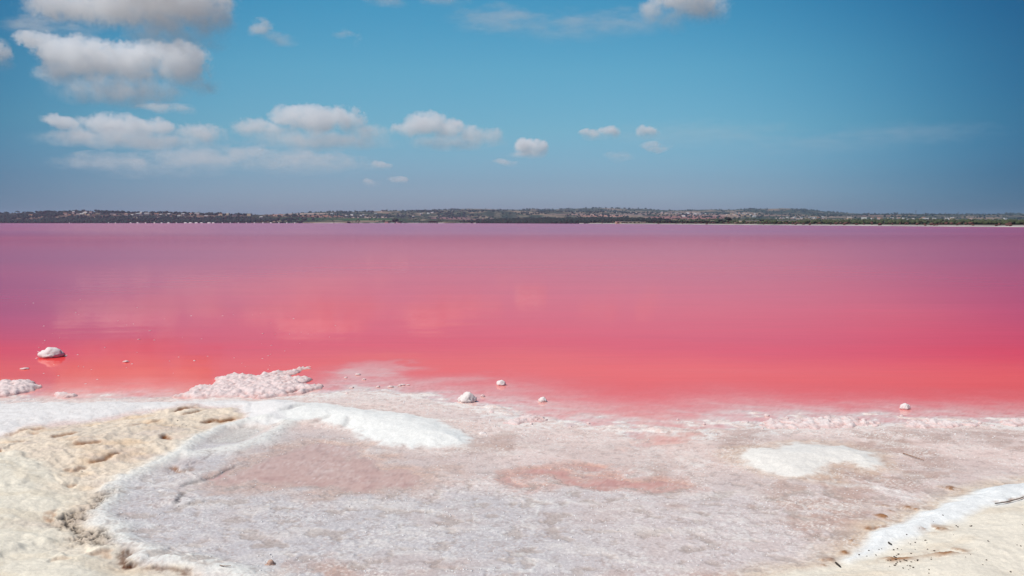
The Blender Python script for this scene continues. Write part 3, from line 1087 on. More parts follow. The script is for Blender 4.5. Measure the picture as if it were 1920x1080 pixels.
for px, ry, wpx, dist, lab in gh:
    x, _, z_ = far(px, ry, dist)
    z_ = float(land_height(np.array([px * 1.0]), np.array([dist * 1.0]))[0]) - .3
    hgt_ = 1.5 / F * dist
    root = bpy.data.objects.new('greenhouse', None)
    COL.objects.link(root)
    root.location = (x, dist, z_)
    tag(root, lab, 'greenhouse')
    w = wpx / F * dist
    k = max(3, int(w / 8))
    bv, bf = boxv(-w / 2, w / 2, 0, 30, -3, hgt_ * .55)
    mesh_obj('wall', bv, bf, HM['film'], root, False)
    rv, rf = [], []
    for i in range(k):
        x0_, x1_ = -w / 2 + w * i / k, -w / 2 + w * (i + 1) / k
        b0 = len(rv)
        for yy in (-.05, 30.05):
            for j in range(5):
                rv.append((x0_ + (x1_ - x0_) * j / 4, yy, hgt_ * (.56 + .44 * math.sin(math.pi * j / 4))))
        for j in range(4):
            rf.append((b0 + j, b0 + j + 1, b0 + 6 + j, b0 + 5 + j))
        rf.append((b0, b0 + 4, b0 + 3, b0 + 2, b0 + 1))
        rf.append((b0 + 5, b0 + 6, b0 + 7, b0 + 8, b0 + 9))
    mesh_obj('roof', rv, rf, HM['film'], root, False)

towns = [  # centre px, spread px, distance, spread, count, wall colours, label, group
    (1285, 38, 4000, 350, 46, ('pink', 'white', 'pink'), 'small pale house in the pinkish hillside town left of the tallest far tree', 'houses of the pinkish hillside town'),
    (1385, 30, 3900, 350, 30, ('white', 'pink', 'tan'), 'small pale house in the town under the long blue hill', 'houses under the long blue hill'),
    (1495, 45, 3300, 400, 60, ('white', 'white', 'pink'), 'small white house in the bright town under the blue summit', 'houses of the bright town under the summit'),
    (1150, 70, 4600, 500, 26, ('white', 'pink'), 'tiny pale house scattered on the far central hills', 'houses on the far central hills'),
    (210, 120, 2350, 160, 26, ('pink', 'tan', 'pink'), 'small house among the trees of the wooded hill at far left', 'houses among the trees at far left'),
    (400, 80, 2400, 140, 18, ('pink', 'tan'), 'small pale house on the low end of the wooded hill', 'houses at the low end of the wooded hill'),
    (690, 110, 3600, 300, 20, ('white', 'pink'), 'tiny pale house on the green hill left of centre', 'houses on the green hill left of centre'),
    (1680, 120, 2600, 500, 34, ('white', 'pink', 'tan'), 'tiny pale house scattered on the far right plain', 'houses scattered on the far right plain'),
]
for cx, sp, dist, ds, cnt, walls, lab, grp in towns:
    for i in range(cnt):
        px = random.gauss(cx, sp * .55)
        dd = dist + random.gauss(0, ds * .5)
        w = random.uniform(7, 15)
        house(px, dd, w, random.uniform(7, 10), random.uniform(3.5, 7.5), random.choice(walls), lab, grp, gable=random.random() < .5, roof=random.choice(('roof', 'flat', 'flat')), rot=random.uniform(-.5, .5))

# white heaps on the far waterline
heap_me = None
for px, wpx in [(18, 4), (102, 3.5), (130, 3), (141, 4), (150, 4), (158, 4), (173, 3), (188, 3), (203, 4), (217, 3), (231, 3), (245, 4), (258, 5), (274, 5), (290, 4), (303, 4), (316, 6), (331, 3),
                (348, 7), (357, 8), (368, 7), (378, 6), (392, 8), (400, 6), (417, 2.5), (432, 2.5), (447, 2.5), (462, 2.5), (477, 3), (493, 3), (508, 4), (523, 3), (538, 3), (553, 3)]:
    dist = 1925.
    x, _, _ = far(px, 418, dist)
    w = wpx / F * dist / 2
    vs, fs = [], []
    for j, (rq, zq) in enumerate(((1.0, -.6), (.9, .7), (.55, 1.5), (.15, 1.9))):
        for i in range(10):
            q = rq * random.uniform(.88, 1.1)
            vs.append((w * q * math.cos(i * .6283), 2.5 * q * math.sin(i * .6283), zq * random.uniform(.92, 1.06)))
    for j in range(3):
        for i in range(10):
            fs.append((j * 10 + i, j * 10 + (i + 1) % 10, j * 10 + 10 + (i + 1) % 10, j * 10 + 10 + i))
    fs.append(tuple(range(30, 40)))
    o = mesh_obj('salt_heap', vs, fs, m_saltbank)
    o.location = (x, dist, .1)
    tag(o, 'small white heap on the far waterline under the dark woods', 'heap', 'white heaps along the far waterline')

# dark jetty and posts
m_jetty = plain('dark_timber', (.045, .028, .032), .2, .5, .9)
root = bpy.data.objects.new('jetty', None)
COL.objects.link(root)
jx, _, _ = far(803, 417, 1650)
root.location = (jx, 1650, 0)
tag(root, 'long low dark jetty at the far waterline right of the dark trees', 'jetty')
jw = 36 / F * 1650
v_, f_ = boxv(-jw / 2, jw / 2, -2, 2, 1.1, 1.7)
mesh_obj('deck', v_, f_, m_jetty, root, False)
for i in range(9):
    xx = -jw / 2 + jw * (i + .5) / 9
    v_, f_ = boxv(xx - .5, xx + .5, -1.8, 1.8, -1.5, 1.09)
    mesh_obj('pile', v_, f_, m_jetty, root, False)
v_, f_ = boxv(jw * .02, jw * .42, -1.5, 1.5, 1.71, 4.3)
mesh_obj('cabin', v_, f_, m_jetty, root, False)
v_, f_ = boxv(jw * .0, jw * .44, -1.9, 1.9, 4.31, 4.7)
mesh_obj('roof', v_, f_, m_jetty, root, False)
for px, lab in ((626, 'thin dark post standing in the far water left of the lone bush tree'), (672, 'thin dark post standing in the far water right of the lone bush tree'), (820, 'short dark post right of the dark jetty')):
    x, _, _ = far(px, 417, 1500)
    vs, fs = [], []
    for j, (rq, zq) in enumerate(((.55, -2), (.5, 3), (.38, 4.6), (.1, 4.8))):
        for i in range(8):
            vs.append((rq * math.cos(i * .785), rq * math.sin(i * .785), zq))
    for j in range(3):
        for i in range(8):
            fs.append((j * 8 + i, j * 8 + (i + 1) % 8, j * 8 + 8 + (i + 1) % 8, j * 8 + 8 + i))
    o = mesh_obj('post', vs, fs, m_jetty)
    o.location = (x, 1500, 0)
    tag(o, lab, 'post')

# pylons on the right skyline
m_steel = plain('grey_steel', (.16, .16, .17), .1, 1.0, .6)


def bar(vs, fs, a_, b_, r_):
    a_, b_ = Vector(a_), Vector(b_)
    d_ = (b_ - a_).normalized()
    u_ = d_.orthogonal().normalized()
    w_ = d_.cross(u_)
    b0 = len(vs)
    for p_ in (a_, b_):
        for i in range(4):
            vs.append(p_ + r_ * (math.cos(i * math.pi / 2) * u_ + math.sin(i * math.pi / 2) * w_))
    for i in range(4):
        fs.append((b0 + i, b0 + (i + 1) % 4, b0 + 4 + (i + 1) % 4, b0 + 4 + i))


for px, hpx, lab in ((1717, 9, 'tallest faint pylon on the right skyline'), (1683, 6, 'short faint pylon at the left of the skyline pair'), (1773, 5, 'faint short pylon between the two right hand pylons'), (1797, 7, 'faint pylon rightmost on the far skyline')):
    dist = 4000.
    x, _, _ = far(px, 402, dist)
    z_ = float(land_height(np.array([px * 1.0]), np.array([dist]))[0])
    root = bpy.data.objects.new('pylon', None)
    COL.objects.link(root)
    root.location = (x, dist, z_)
    tag(root, lab, 'pylon')
    h = hpx / F * dist
    tp = [(sx * .5, sy * .5, h) for sx in (-1, 1) for sy in (-1, 1)]
    bt = [(sx * h * .11, sy * h * .11, -3) for sx in (-1, 1) for sy in (-1, 1)]
    for a_, b_ in zip(bt, tp):
        vs, fs = [], []
        bar(vs, fs, a_, b_, .22)
        mesh_obj('leg', vs, fs, m_steel, root, False)
    vs, fs = [], []
    for j in range(6):
        t0, t1 = j / 6, (j + 1) / 6
        for i0, i1 in ((0, 1), (1, 3), (3, 2), (2, 0)):
            p0 = Vector(bt[i0]).lerp(Vector(tp[i0]), t0)
            p1 = Vector(bt[i1]).lerp(Vector(tp[i1]), t1)
            bar(vs, fs, p0, p1, .1)
    mesh_obj('bracing', vs, fs, m_steel, root, False)
    for q in (.72, .86, .98):
        vs, fs = [], []
        bar(vs, fs, (-h * .2, 0, h * q), (h * .2, 0, h * q), .2)
        mesh_obj('cross_arm', vs, fs, m_steel, root, False)

# ------------------------------------------------------------------ clouds: each a body of lit vapour of its own
def cloud(px, py, lobes, label, amp=1.0, base=1100., seed=0, detail=1.0, wisp=0.0, dist=None, kind_=None):
    """lobes: centre offset and half size in photo pixels at the cloud's distance (dx, up, half width, half height)"""
    low = min(l[1] - l[3] for l in lobes)
    d_ = dist or base * F / (HOR - (py - low))
    k = d_ / F
    cx, cyy, cz = far(px, py, d_)
    n = N('vapour')
    c = n.coord()
    p0 = n.vmath('SCALE', c)
    p0.node.inputs['Scale'].default_value = 1 / k
    off = n.new('ShaderNodeVectorMath', operation='ADD')
    n.put(off.inputs[0], p0)
    off.inputs[1].default_value = (seed * 137.1, seed * 71.7, seed * 31.3)
    mp = n.new('ShaderNodeMapping')
    n.put(mp.inputs['Vector'], off.outputs[0])
    mp.inputs['Scale'].default_value = (1.0 - .55 * wisp, 1.0, 1.0 + .9 * wisp)
    wn_ = n.new('ShaderNodeTexNoise')
    n.put(wn_.inputs['Vector'], mp.outputs[0])
    wn_.inputs['Scale'].default_value = .022
    wn_.inputs['Detail'].default_value = 2
    wv = n.vmath('SUBTRACT', wn_.outputs['Color'], (.5, .5, .5))
    wv2 = n.vmath('SCALE', wv)
    wv2.node.inputs['Scale'].default_value = 30 + 25 * wisp
    pw_ = n.vmath('ADD', p0, wv2)
    field = None
    for dx, dz, rw, rh in lobes:
        q = n.vmath('SUBTRACT', pw_, (dx, 0, dz))
        q = n.vmath('DIVIDE', q, (rw, rw * .8, rh))
        f_ = n.math('SUBTRACT', 1.0, n.vmath('LENGTH', q))
        field = f_ if field is None else n.math('SMOOTH_MAX', field, f_, .15)
    fb = n.noise(mp.outputs[0], .040, 7, .64)
    fb2 = n.noise(mp.outputs[0], .12, 5, .62)
    fld = n.math('ADD', field, n.math('MULTIPLY', n.math('SUBTRACT', fb, .50), 2.4 * detail))
    fld = n.math('ADD', fld, n.math('MULTIPLY', n.math('SUBTRACT', fb2, .5), 1.35))
    hi = max(l[1] + l[3] for l in lobes)
    sp_ = n.new('ShaderNodeSeparateXYZ')
    n.put(sp_.inputs[0], p0)
    rise = n.remap(sp_.outputs['Z'], low, hi, 0, 1)
    # crisp heaped tops, bases that thin out into the haze
    wid = n.remap(rise, .15, .7, 1.15, .16 + .7 * wisp)
    dens = n.math('POWER', n.math('DIVIDE', n.math('ADD', fld, .02), wid, clamp=True), 1.35)
    dens = n.math('MULTIPLY', dens, n.remap(rise, 0, .75, .14, 1.0, True))
    edge = n.remap(field, -.32, .05, 0, 1, True)
    veil = n.math('MULTIPLY', n.remap(field, -.30, .5, 0, 1, True), n.remap(fb, .36, .66, 0, 1, True))
    dens = n.math('ADD', dens, n.math('MULTIPLY', veil, .16))
    dens = n.math('MULTIPLY', n.math('MULTIPLY', dens, edge), .036 * amp / k)
    pv = n.new('ShaderNodeVolumePrincipled')
    pv.inputs['Color'].default_value = (.999, .9995, .999, 1)
    n.put(pv.inputs['Density'], dens)
    pv.inputs['Anisotropy'].default_value = 0.0
    mat = n.done(None, pv.outputs[0])
    mat.cycles.volume_sampling = 'MULTIPLE_IMPORTANCE'
    bm = bmesh.new()
    for dx, dz, rw, rh in lobes:
        bmesh.ops.create_icosphere(bm, subdivisions=2, radius=1.0, matrix=__import__('mathutils').Matrix.Translation((dx * k, 0, dz * k)) @ __import__('mathutils').Matrix.Diagonal((rw * k * 1.32, rw * .8 * k * 1.32, rh * k * 1.32, 1)))
    r = bmesh.ops.convex_hull(bm, input=bm.verts)
    bmesh.ops.delete(bm, geom=list(set(r['geom_interior'] + r['geom_unused'])), context='VERTS')
    me = bpy.data.meshes.new('cloud')
    bm.to_mesh(me)
    bm.free()
    me.materials.append(mat)
    o_ = bpy.data.objects.new('cloud', me)
    COL.objects.link(o_)
    o_.location = (cx, cyy, cz)
    tag(o_, label, 'cloud')
    return o_


def cloud_at(px, py, spots, *a, **k):
    return cloud(px, py, [(x - px, py - y, w, h) for x, y, w, h in spots], *a, **k)


cloud_at(300, 30, [(378, 34, 60, 48), (300, 46, 75, 40), (215, 20, 80, 36), (125, 18, 75, 26), (300, -8, 120, 40), (330, 76, 90, 18), (416, 46, 26, 22)], 'big grey based cloud cut by the top edge at the left', 1.0, seed=1)
cloud_at(235, 120, [(160, 116, 66, 42), (237, 124, 62, 44), (282, 110, 36, 30), (334, 126, 56, 46), (118, 100, 52, 26), (74, 76, 40, 14), (225, 172, 120, 24), (376, 160, 34, 22), (112, 140, 42, 24)], 'large white cloud under the big grey based one at the left', 1.35, seed=2)
cloud_at(2, 108, [(-6, 108, 30, 32), (-30, 100, 30, 24)], 'small white cloud cut by the left edge', 1.0, seed=3)
cloud_at(512, 66, [(492, 56, 26, 18), (520, 72, 32, 13), (540, 78, 18, 9)], 'faint wispy cloud right of the two large ones', .9, seed=4, wisp=.5)
cloud_at(318, 206, [(296, 204, 34, 8), (344, 207, 26, 11)], 'thin flat cloud between the large cloud and the low bank', .9, seed=5, wisp=.5)
cloud_at(265, 246, [(118, 228, 36, 13), (200, 236, 46, 24), (272, 241, 54, 20), (370, 252, 52, 19), (250, 264, 165, 13), (145, 256, 56, 17), (225, 226, 26, 14), (395, 262, 30, 12)], 'long low white cloud at the left above the wooded hill', 1.1, seed=6)
cloud_at(605, 240, [(538, 222, 32, 23), (590, 228, 58, 26), (647, 227, 40, 25), (692, 250, 46, 17), (518, 248, 46, 18), (478, 240, 44, 18), (600, 264, 135, 15), (560, 206, 20, 12)], 'widest white puffy cloud left of the centre', 1.15, seed=7)
cloud_at(840, 250, [(802, 237, 42, 25), (842, 245, 42, 20), (770, 244, 30, 19), (882, 255, 46, 17), (916, 257, 28, 20), (850, 269, 92, 10), (812, 222, 18, 12)], 'puffy white cloud just left of the middle of the sky', 1.2, seed=8)
cloud_at(993, 281, [(984, 277, 24, 17), (1011, 279, 18, 18), (990, 291, 36, 9)], 'small bright white cloud right of the puffy middle cloud', 2.0, seed=9)
cloud(947, 306, [(0, 0, 26, 8)], 'faint small cloud under the small bright one', 1.0, seed=10, wisp=.4)
cloud(1124, 250, [(-10, -2, 26, 10), (14, 2, 22, 13)], 'small flat white cloud left of the tiny round one', 2.0, seed=11)
cloud(1214, 248, [(2, 0, 23, 13), (-10, -3, 14, 8)], 'tiny round white cloud over the far right hills', 2.0, seed=12)
cloud(1175, 297, [(-15, 0, 36, 8), (50, 22, 30, 8)], 'faint broken cloud under the two tiny white ones', .9, seed=13, wisp=.5)
cloud_at(1278, 22, [(1230, 22, 38, 22), (1262, 36, 34, 22), (1310, 16, 54, 28), (1342, 24, 28, 20), (1285, -8, 60, 22)], 'white cloud cut by the top edge right of centre', 1.0, seed=14)
cloud(1060, 48, [(-120, 10, 90, 20), (0, -6, 120, 18), (110, 2, 80, 22)], 'thin veil of cloud trailing left of the top edge cloud', .22, seed=15, wisp=.8, detail=1.3)
cloud(785, 2, [(-60, 4, 46, 14), (50, 4, 44, 18)], 'soft cloud cut by the top edge left of centre', .55, seed=16, wisp=.4)
cloud_at(420, 300, [(210, 305, 110, 16), (380, 300, 120, 20), (560, 306, 130, 22), (466, 284, 60, 14), (650, 312, 60, 12), (300, 322, 120, 12)], 'hazy low cloud layer under the long and the widest clouds', .28, seed=17, wisp=.45, detail=1.9)
cloud(712, 311, [(0, 0, 20, 9)], 'tiny faint cloud low under the widest cloud', 1.0, seed=18)
cloud(720, 341, [(-25, 0, 18, 8), (30, 2, 22, 7)], 'lowest pair of tiny faint clouds near the middle hills', .9, seed=19, dist=24000)
cloud(660, 72, [(-20, 8, 20, 8), (8, -2, 10, 14)], 'little wisp of cloud above the widest cloud', .6, seed=20, wisp=.5)

cloud(1480, 265, [(-180, 10, 200, 22), (60, -8, 220, 20), (220, 14, 160, 16)], 'very thin veil of cloud low over the far right hills', .035, seed=21, wisp=.8, detail=1.2)
cloud(120, 60, [(-60, 10, 60, 14), (10, 0, 70, 12)], 'thin wisps drifting at the left end of the two large clouds', .35, seed=23, wisp=.8, detail=1.2)

# ------------------------------------------------------------------ the air over the lake
n = N('air')
pv = n.new('ShaderNodeVolumePrincipled')
pv.inputs['Color'].default_value = (.60, .78, 1.0, 1)
pv.inputs['Density'].default_value = 7.5e-5
pv.inputs['Anisotropy'].default_value = .2
m_air = n.done(None, pv.outputs[0])
v_, f_ = boxv(-9000, 9000, -300, 9200, -3.5, 122)
hz = mesh_obj('haze', v_, f_, m_air, smooth=False)
tag(hz, kind='stuff')
#PART3
# ------------------------------------------------------------------ salt crusts, lumps and small things on the near shore
from mathutils import noise as mn

n = N('crusted_salt')
c = n.coord()
base = n.attr('tone', 'Color')
f1 = n.noise(c, 40, 5, .65)
f2 = n.noise(c, 150, 3, .6)
cc = n.new('ShaderNodeCombineColor')
for s in cc.inputs[:3]:
    n.put(s, n.math('ADD', n.remap(f1, .25, .75, .88, 1.08), n.remap(f2, .3, .7, -.07, .07)))
colr = n.mix(1.0, base, cc.outputs[0], 'MULTIPLY')
nb = n.bump(n.math('ADD', f1, n.math('MULTIPLY', f2, .5)), .6, .015)
m_crust = n.done(n.bsdf(colr, .7, .3, nb))

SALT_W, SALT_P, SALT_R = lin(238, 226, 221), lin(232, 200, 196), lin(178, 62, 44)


def ground_z(x, y):
    return float(ground(np.array([[x]]), np.array([[y]]))[0][0, 0])


def lump(name, px, py, wpx, hpx, label, cat='salt lump', group=None, seed=0, stain=.25, shapes=None, tone=None, detail=4, knob=.22, onto=0.0, dpx=None):
    """a cauliflower lump of salt standing at pixel px, py (its foot); several overlapping lobes fused in one skin"""
    x, y, _ = at(px, py, onto)
    s = y / F
    w, h = wpx * s, hpx * s
    bm = bmesh.new()
    bmesh.ops.create_icosphere(bm, subdivisions=detail, radius=1.0)
    vs = []
    cols = []
    shapes = shapes or [(0, 0, 1, 1)]
    tone = SALT_W if tone is None else tone
    for v in bm.verts:
        p = v.co.copy()
        # radial union of the lobes
        r = .12
        for ox, oy, sr, sh in shapes:
            q = Vector((ox, oy, 0))
            b_ = p.x * q.x + p.y * q.y
            disc = b_ * b_ - (q.length_squared - sr * sr)
            if disc > 0:
                r = max(r, (b_ + math.sqrt(disc)) * (sh if p.z > 0 else 1))
        m1 = mn.noise(p * 1.7 + Vector((seed * 3.1, seed, 0)))
        m2 = 1 - 2 * abs(mn.noise(p * 4.3 + Vector((seed, 5, seed * 2.3))))
        m3 = 1 - 2 * abs(mn.noise(p * 10.0 + Vector((seed, 9, seed * 1.3))))
        r *= 1 + .22 * m1 + knob * .55 * m2 + knob * .30 * m3
        u = p * r
        under = .82 + .18 * max(0, min(1, (u.z + .05) / .25))
        vs.append((u.x * w / 2 * under, u.y * w * .42 * under, u.z * h if u.z > 0 else u.z * h * .6))
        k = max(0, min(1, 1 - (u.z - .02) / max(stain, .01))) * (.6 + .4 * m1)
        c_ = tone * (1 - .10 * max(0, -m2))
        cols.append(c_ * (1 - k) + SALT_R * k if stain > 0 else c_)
    fs = [[v.index for v in f.verts] for f in bm.faces]
    bm.free()
    o_ = mesh_obj(name, vs, fs, m_crust)
    put_attr(o_, 'tone', np.clip(np.array(cols), .01, .9), 'FLOAT_COLOR')
    o_.location = (x, y, onto)
    return tag(o_, label, cat, group)


def worley(x, y, cell, seed):
    """rounded nodules: height 0..1 over the nearest random seed"""
    gx, gy = np.floor(x / cell), np.floor(y / cell)
    best = np.zeros(x.shape)
    for i in (-1, 0, 1):
        for j in (-1, 0, 1):
            cx, cy_ = gx + i, gy + j
            h = _perm[(_perm[(cx.astype(np.int64) + seed * 7) & 255] + cy_.astype(np.int64)) & 255]
            ox, oy = _gx[h] * .38 + .5, _gy[h] * .38 + .5
            rr = .42 + .35 * ((h * 37) % 101) / 101
            d = np.hypot(x / cell - cx - ox, y / cell - cy_ - oy) / rr
            best = np.maximum(best, np.sqrt(np.clip(1 - d * d, 0, 1)) * rr)
    return best


def ledge(name, pts, height, label, seed=0, step=.017, tone=SALT_P * .6 + SALT_W * .4, cracks_px=()):
    pl = P(pts, .0)
    xs, ys = [p[0] for p in pl], [p[1] for p in pl]
    ax, ay = np.arange(min(xs) - .25, max(xs) + .25, step), np.arange(min(ys) - .3, max(ys) + .3, step * 1.3)
    X, Y = np.meshgrid(ax, ay)
    w1, w2 = fbm(X * 2.5, Y * 2.5, 4, 400 + seed), fbm(X * 2.5, Y * 2.5, 4, 420 + seed)
    s_ = sdf(pl, X + .10 * w1, Y + .12 * w2)
    nod = worley(X + .05 * w1, Y + .05 * w2, .13, seed) * .024 + worley(X + .02 * w2, Y, .055, seed + 3) * .022 + .016 * np.abs(fbm(X * 14, Y * 14, 4, 450, .65))
    Z = height * sm(-.02, .22, s_) * (.75 + .5 * fbm(X * 1.2, Y * 1.2, 3, 430 + seed)) + nod * sm(-.04, .10, s_) + .02 * fbm(X * 8, Y * 8, 3, 440)
    Z = Z - .16 * sm(.03, -.09, s_)
    tone_ = np.broadcast_to(tone, X.shape + (3,)).copy()
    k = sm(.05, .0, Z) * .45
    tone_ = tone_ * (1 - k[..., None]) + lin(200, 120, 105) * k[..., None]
    k = sm(.015, .04, nod) * .5
    tone_ = tone_ * (1 - k[..., None]) + SALT_W * k[..., None]
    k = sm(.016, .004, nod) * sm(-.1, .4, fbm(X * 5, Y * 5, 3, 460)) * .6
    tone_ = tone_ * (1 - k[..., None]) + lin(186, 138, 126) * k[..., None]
    for cp in cracks_px:
        d, sd, al = line_dist(P(cp, .08), X + .03 * w1, Y + .05 * w2)
        m = np.exp(-(d / .045) ** 2) * sm(0, .2, al) * (1 - sm(.8, 1, al))
        Z -= .07 * m
        tone_ = tone_ * (1 - .8 * m[..., None]) + lin(140, 85, 70) * .8 * m[..., None]
    keep = (s_ > -.11).ravel()
    fa = grid_faces(*X.shape)
    fa = fa[keep[fa].all(1)]
    ids, inv = np.unique(fa, return_inverse=True)
    o_ = mesh_obj(name, np.stack([X, Y, Z], -1).reshape(-1, 3)[ids], inv.reshape(-1, 4), m_crust)
    put_attr(o_, 'tone', np.clip(tone_, .01, .9).reshape(-1, 3)[ids], 'FLOAT_COLOR')
    return tag(o_, label, 'salt crust')


ledge('salt_crust', [(328, 746), (345, 736), (370, 728), (400, 722), (398, 712), (425, 702), (460, 702), (480, 706), (505, 701), (530, 697), (560, 692), (586, 687), (590, 691), (556, 698), (552, 706), (580, 708),
                     (588, 715), (570, 721), (598, 724), (606, 730), (575, 736), (540, 742), (500, 747), (450, 748), (400, 748)], .032,
      'widest pinkish white salt crust standing at the water edge left of centre', 1,
      cracks_px=([(488, 733), (498, 731), (506, 730)], [(414, 744), (425, 742), (438, 740)], [(500, 741), (510, 738), (515, 740)], [(545, 728), (556, 725), (566, 722)]))
ledge('salt_crust', [(-80, 738), (-20, 722), (0, 718), (30, 716), (62, 717), (84, 726), (70, 733), (48, 738), (20, 744), (-20, 748)], .055, 'pinkish salt crust cut by the left edge at the water line', 5, cracks_px=([(2, 742), (20, 740), (30, 738)], [(50, 736), (58, 734), (66, 732)]))
ledge('salt_crust', [(102, 744), (106, 738), (120, 736), (135, 738), (147, 741), (140, 746), (120, 748)], .035, 'small low pink salt crust between the left edge crust and the widest one', 9)

ledge('salt_crust', [(1422, 803), (1436, 792), (1448, 786), (1470, 792), (1492, 788), (1512, 786), (1545, 784), (1590, 783), (1612, 788), (1640, 794), (1655, 799), (1610, 801), (1560, 806), (1500, 808), (1455, 806)], .016,
      'long broken white salt crust along the right water edge', 13, tone=SALT_P * .2 + SALT_W * .8)
ledge('salt_crust', [(1686, 800), (1705, 793), (1728, 788), (1762, 789), (1795, 794), (1835, 796), (1850, 800), (1800, 803), (1740, 804), (1700, 803)], .016,
      'white salt crust on the right water edge below the pointed lump', 17, tone=SALT_P * .2 + SALT_W * .8)
ledge('salt_crust', [(1862, 796), (1885, 790), (1905, 787), (1930, 786), (1990, 788), (1960, 800), (1900, 801)], .016, 'white salt crust at the right edge of the water line', 21, tone=SALT_P * .2 + SALT_W * .8)
ledge('salt_crust', [(950, 796), (958, 788), (985, 784), (1010, 783), (1022, 787), (1012, 793), (985, 798)], .030, 'low white salt crust in the shallows under the smooth tailed lump', 25, tone=SALT_P * .4 + SALT_W * .6)

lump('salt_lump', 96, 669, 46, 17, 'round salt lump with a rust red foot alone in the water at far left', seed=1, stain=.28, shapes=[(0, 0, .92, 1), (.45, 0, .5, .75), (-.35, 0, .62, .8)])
lump('salt_lump', 876, 753, 36, 19, 'knobbly white salt lump largest of those left of centre', seed=2, stain=.0, shapes=[(0, 0, .75, 1.1), (-.55, -.1, .5, .6), (.4, .1, .5, .95)], knob=.3)
lump('salt_lump', 905, 744, 8, 4, 'tiny pink salt lump at the right tip of the knobbly white one', seed=3, stain=.0, tone=SALT_P)
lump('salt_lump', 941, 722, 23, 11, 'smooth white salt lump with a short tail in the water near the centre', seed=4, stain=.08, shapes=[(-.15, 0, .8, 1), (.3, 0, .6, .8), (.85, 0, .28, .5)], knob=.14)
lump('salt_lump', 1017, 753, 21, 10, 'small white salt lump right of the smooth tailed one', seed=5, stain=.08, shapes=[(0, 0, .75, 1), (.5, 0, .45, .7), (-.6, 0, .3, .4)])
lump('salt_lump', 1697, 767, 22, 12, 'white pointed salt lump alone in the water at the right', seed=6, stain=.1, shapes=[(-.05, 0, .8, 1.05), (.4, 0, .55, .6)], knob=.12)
lump('salt_lump', 236, 679, 11, 3, 'tiny pale salt lump right of the round lump with the red foot', seed=7, stain=.0, tone=SALT_P)
lump('salt_lump', 46, 692, 16, 2.5, 'flat pink salt lump below and left of the round lump with the red foot', seed=8, stain=.0, tone=SALT_P)
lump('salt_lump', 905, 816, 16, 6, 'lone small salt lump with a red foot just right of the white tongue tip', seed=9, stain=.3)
lump('stone', 507, 1057, 22, 13, 'tan brown stone lying on the grey salt at the bottom edge', 'stone', seed=10, stain=0, tone=lin(204, 170, 152), onto=.025, knob=.30, shapes=[(0, 0, .8, .7), (.45, .1, .6, .6), (-.3, -.2, .6, .5)])

gr = 'salt clumps along the right water edge'
for i, (px, py, w, h) in enumerate([(1390, 793, 18, 5), (1437, 784, 12, 7), (1446, 797, 18, 8), (1480, 788, 14, 8), (1505, 797, 24, 10), (1521, 786, 14, 7), (1543, 786, 16, 7), (1560, 791, 18, 8), (1578, 788, 16, 7), (1594, 785, 11, 6),
                                    (1610, 790, 14, 7), (1632, 795, 18, 6), (1655, 797, 16, 6), (1698, 782, 9, 5), (1712, 794, 16, 6), (1729, 792, 20, 7), (1748, 791, 20, 8), (1764, 794, 16, 6), (1783, 797, 18, 6), (1802, 794, 14, 7), (1822, 796, 18, 6),
                                    (1846, 797, 16, 6), (1868, 795, 18, 6), (1888, 794, 14, 6), (1902, 789, 20, 8), (1915, 797, 16, 6), (1470, 799, 22, 6), (1535, 799, 22, 7), (1590, 798, 22, 7), (1420, 800, 18, 5)]):
    px, py, w, h = px + random.uniform(-14, 14), py + random.uniform(-4, 5), w * random.uniform(.35, 1.0), h * random.uniform(.4, 1.0)
    lump('salt_clump', px, py, w, h, 'small pinkish white salt clump along the right water edge', 'salt clump', gr, 30 + i, 0, tone=SALT_P * .6 + SALT_W * .4, detail=3, knob=.34, onto=0.0,
         shapes=[(0, 0, .8, 1), (random.uniform(-.6, .6), 0, .5, .8)])
gr = 'salt clumps in the shallows near the centre'
for i, (px, py, w, h) in enumerate([(655, 712, 14, 4), (672, 704, 16, 4), (690, 716, 18, 5), (701, 722, 20, 6), (662, 724, 18, 5), (720, 726, 22, 5), (740, 724, 20, 5), (757, 721, 18, 4), (772, 722, 12, 4), (640, 735, 20, 5),
                                    (970, 786, 18, 5), (985, 784, 20, 6), (1003, 785, 22, 6), (1016, 788, 16, 5), (995, 794, 22, 5), (910, 776, 16, 4), (925, 774, 18, 4), (1075, 797, 14, 4), (1090, 796, 12, 4), (1110, 804, 14, 4), (1260, 790, 10, 3), (1330, 796, 12, 4)]):
    px, py, w, h = px + random.uniform(-14, 14), py + random.uniform(-4, 4), w * random.uniform(.3, .9), h * random.uniform(.5, 1.0)
    lump('salt_clump', px, py, w, h, 'low whitish salt clump in the pale shallows near the centre', 'salt clump', gr, 70 + i, 0, tone=SALT_P * .7 + SALT_W * .3, detail=3, knob=.34,
         shapes=[(0, 0, .8, 1), (random.uniform(-.6, .6), 0, .5, .8)])


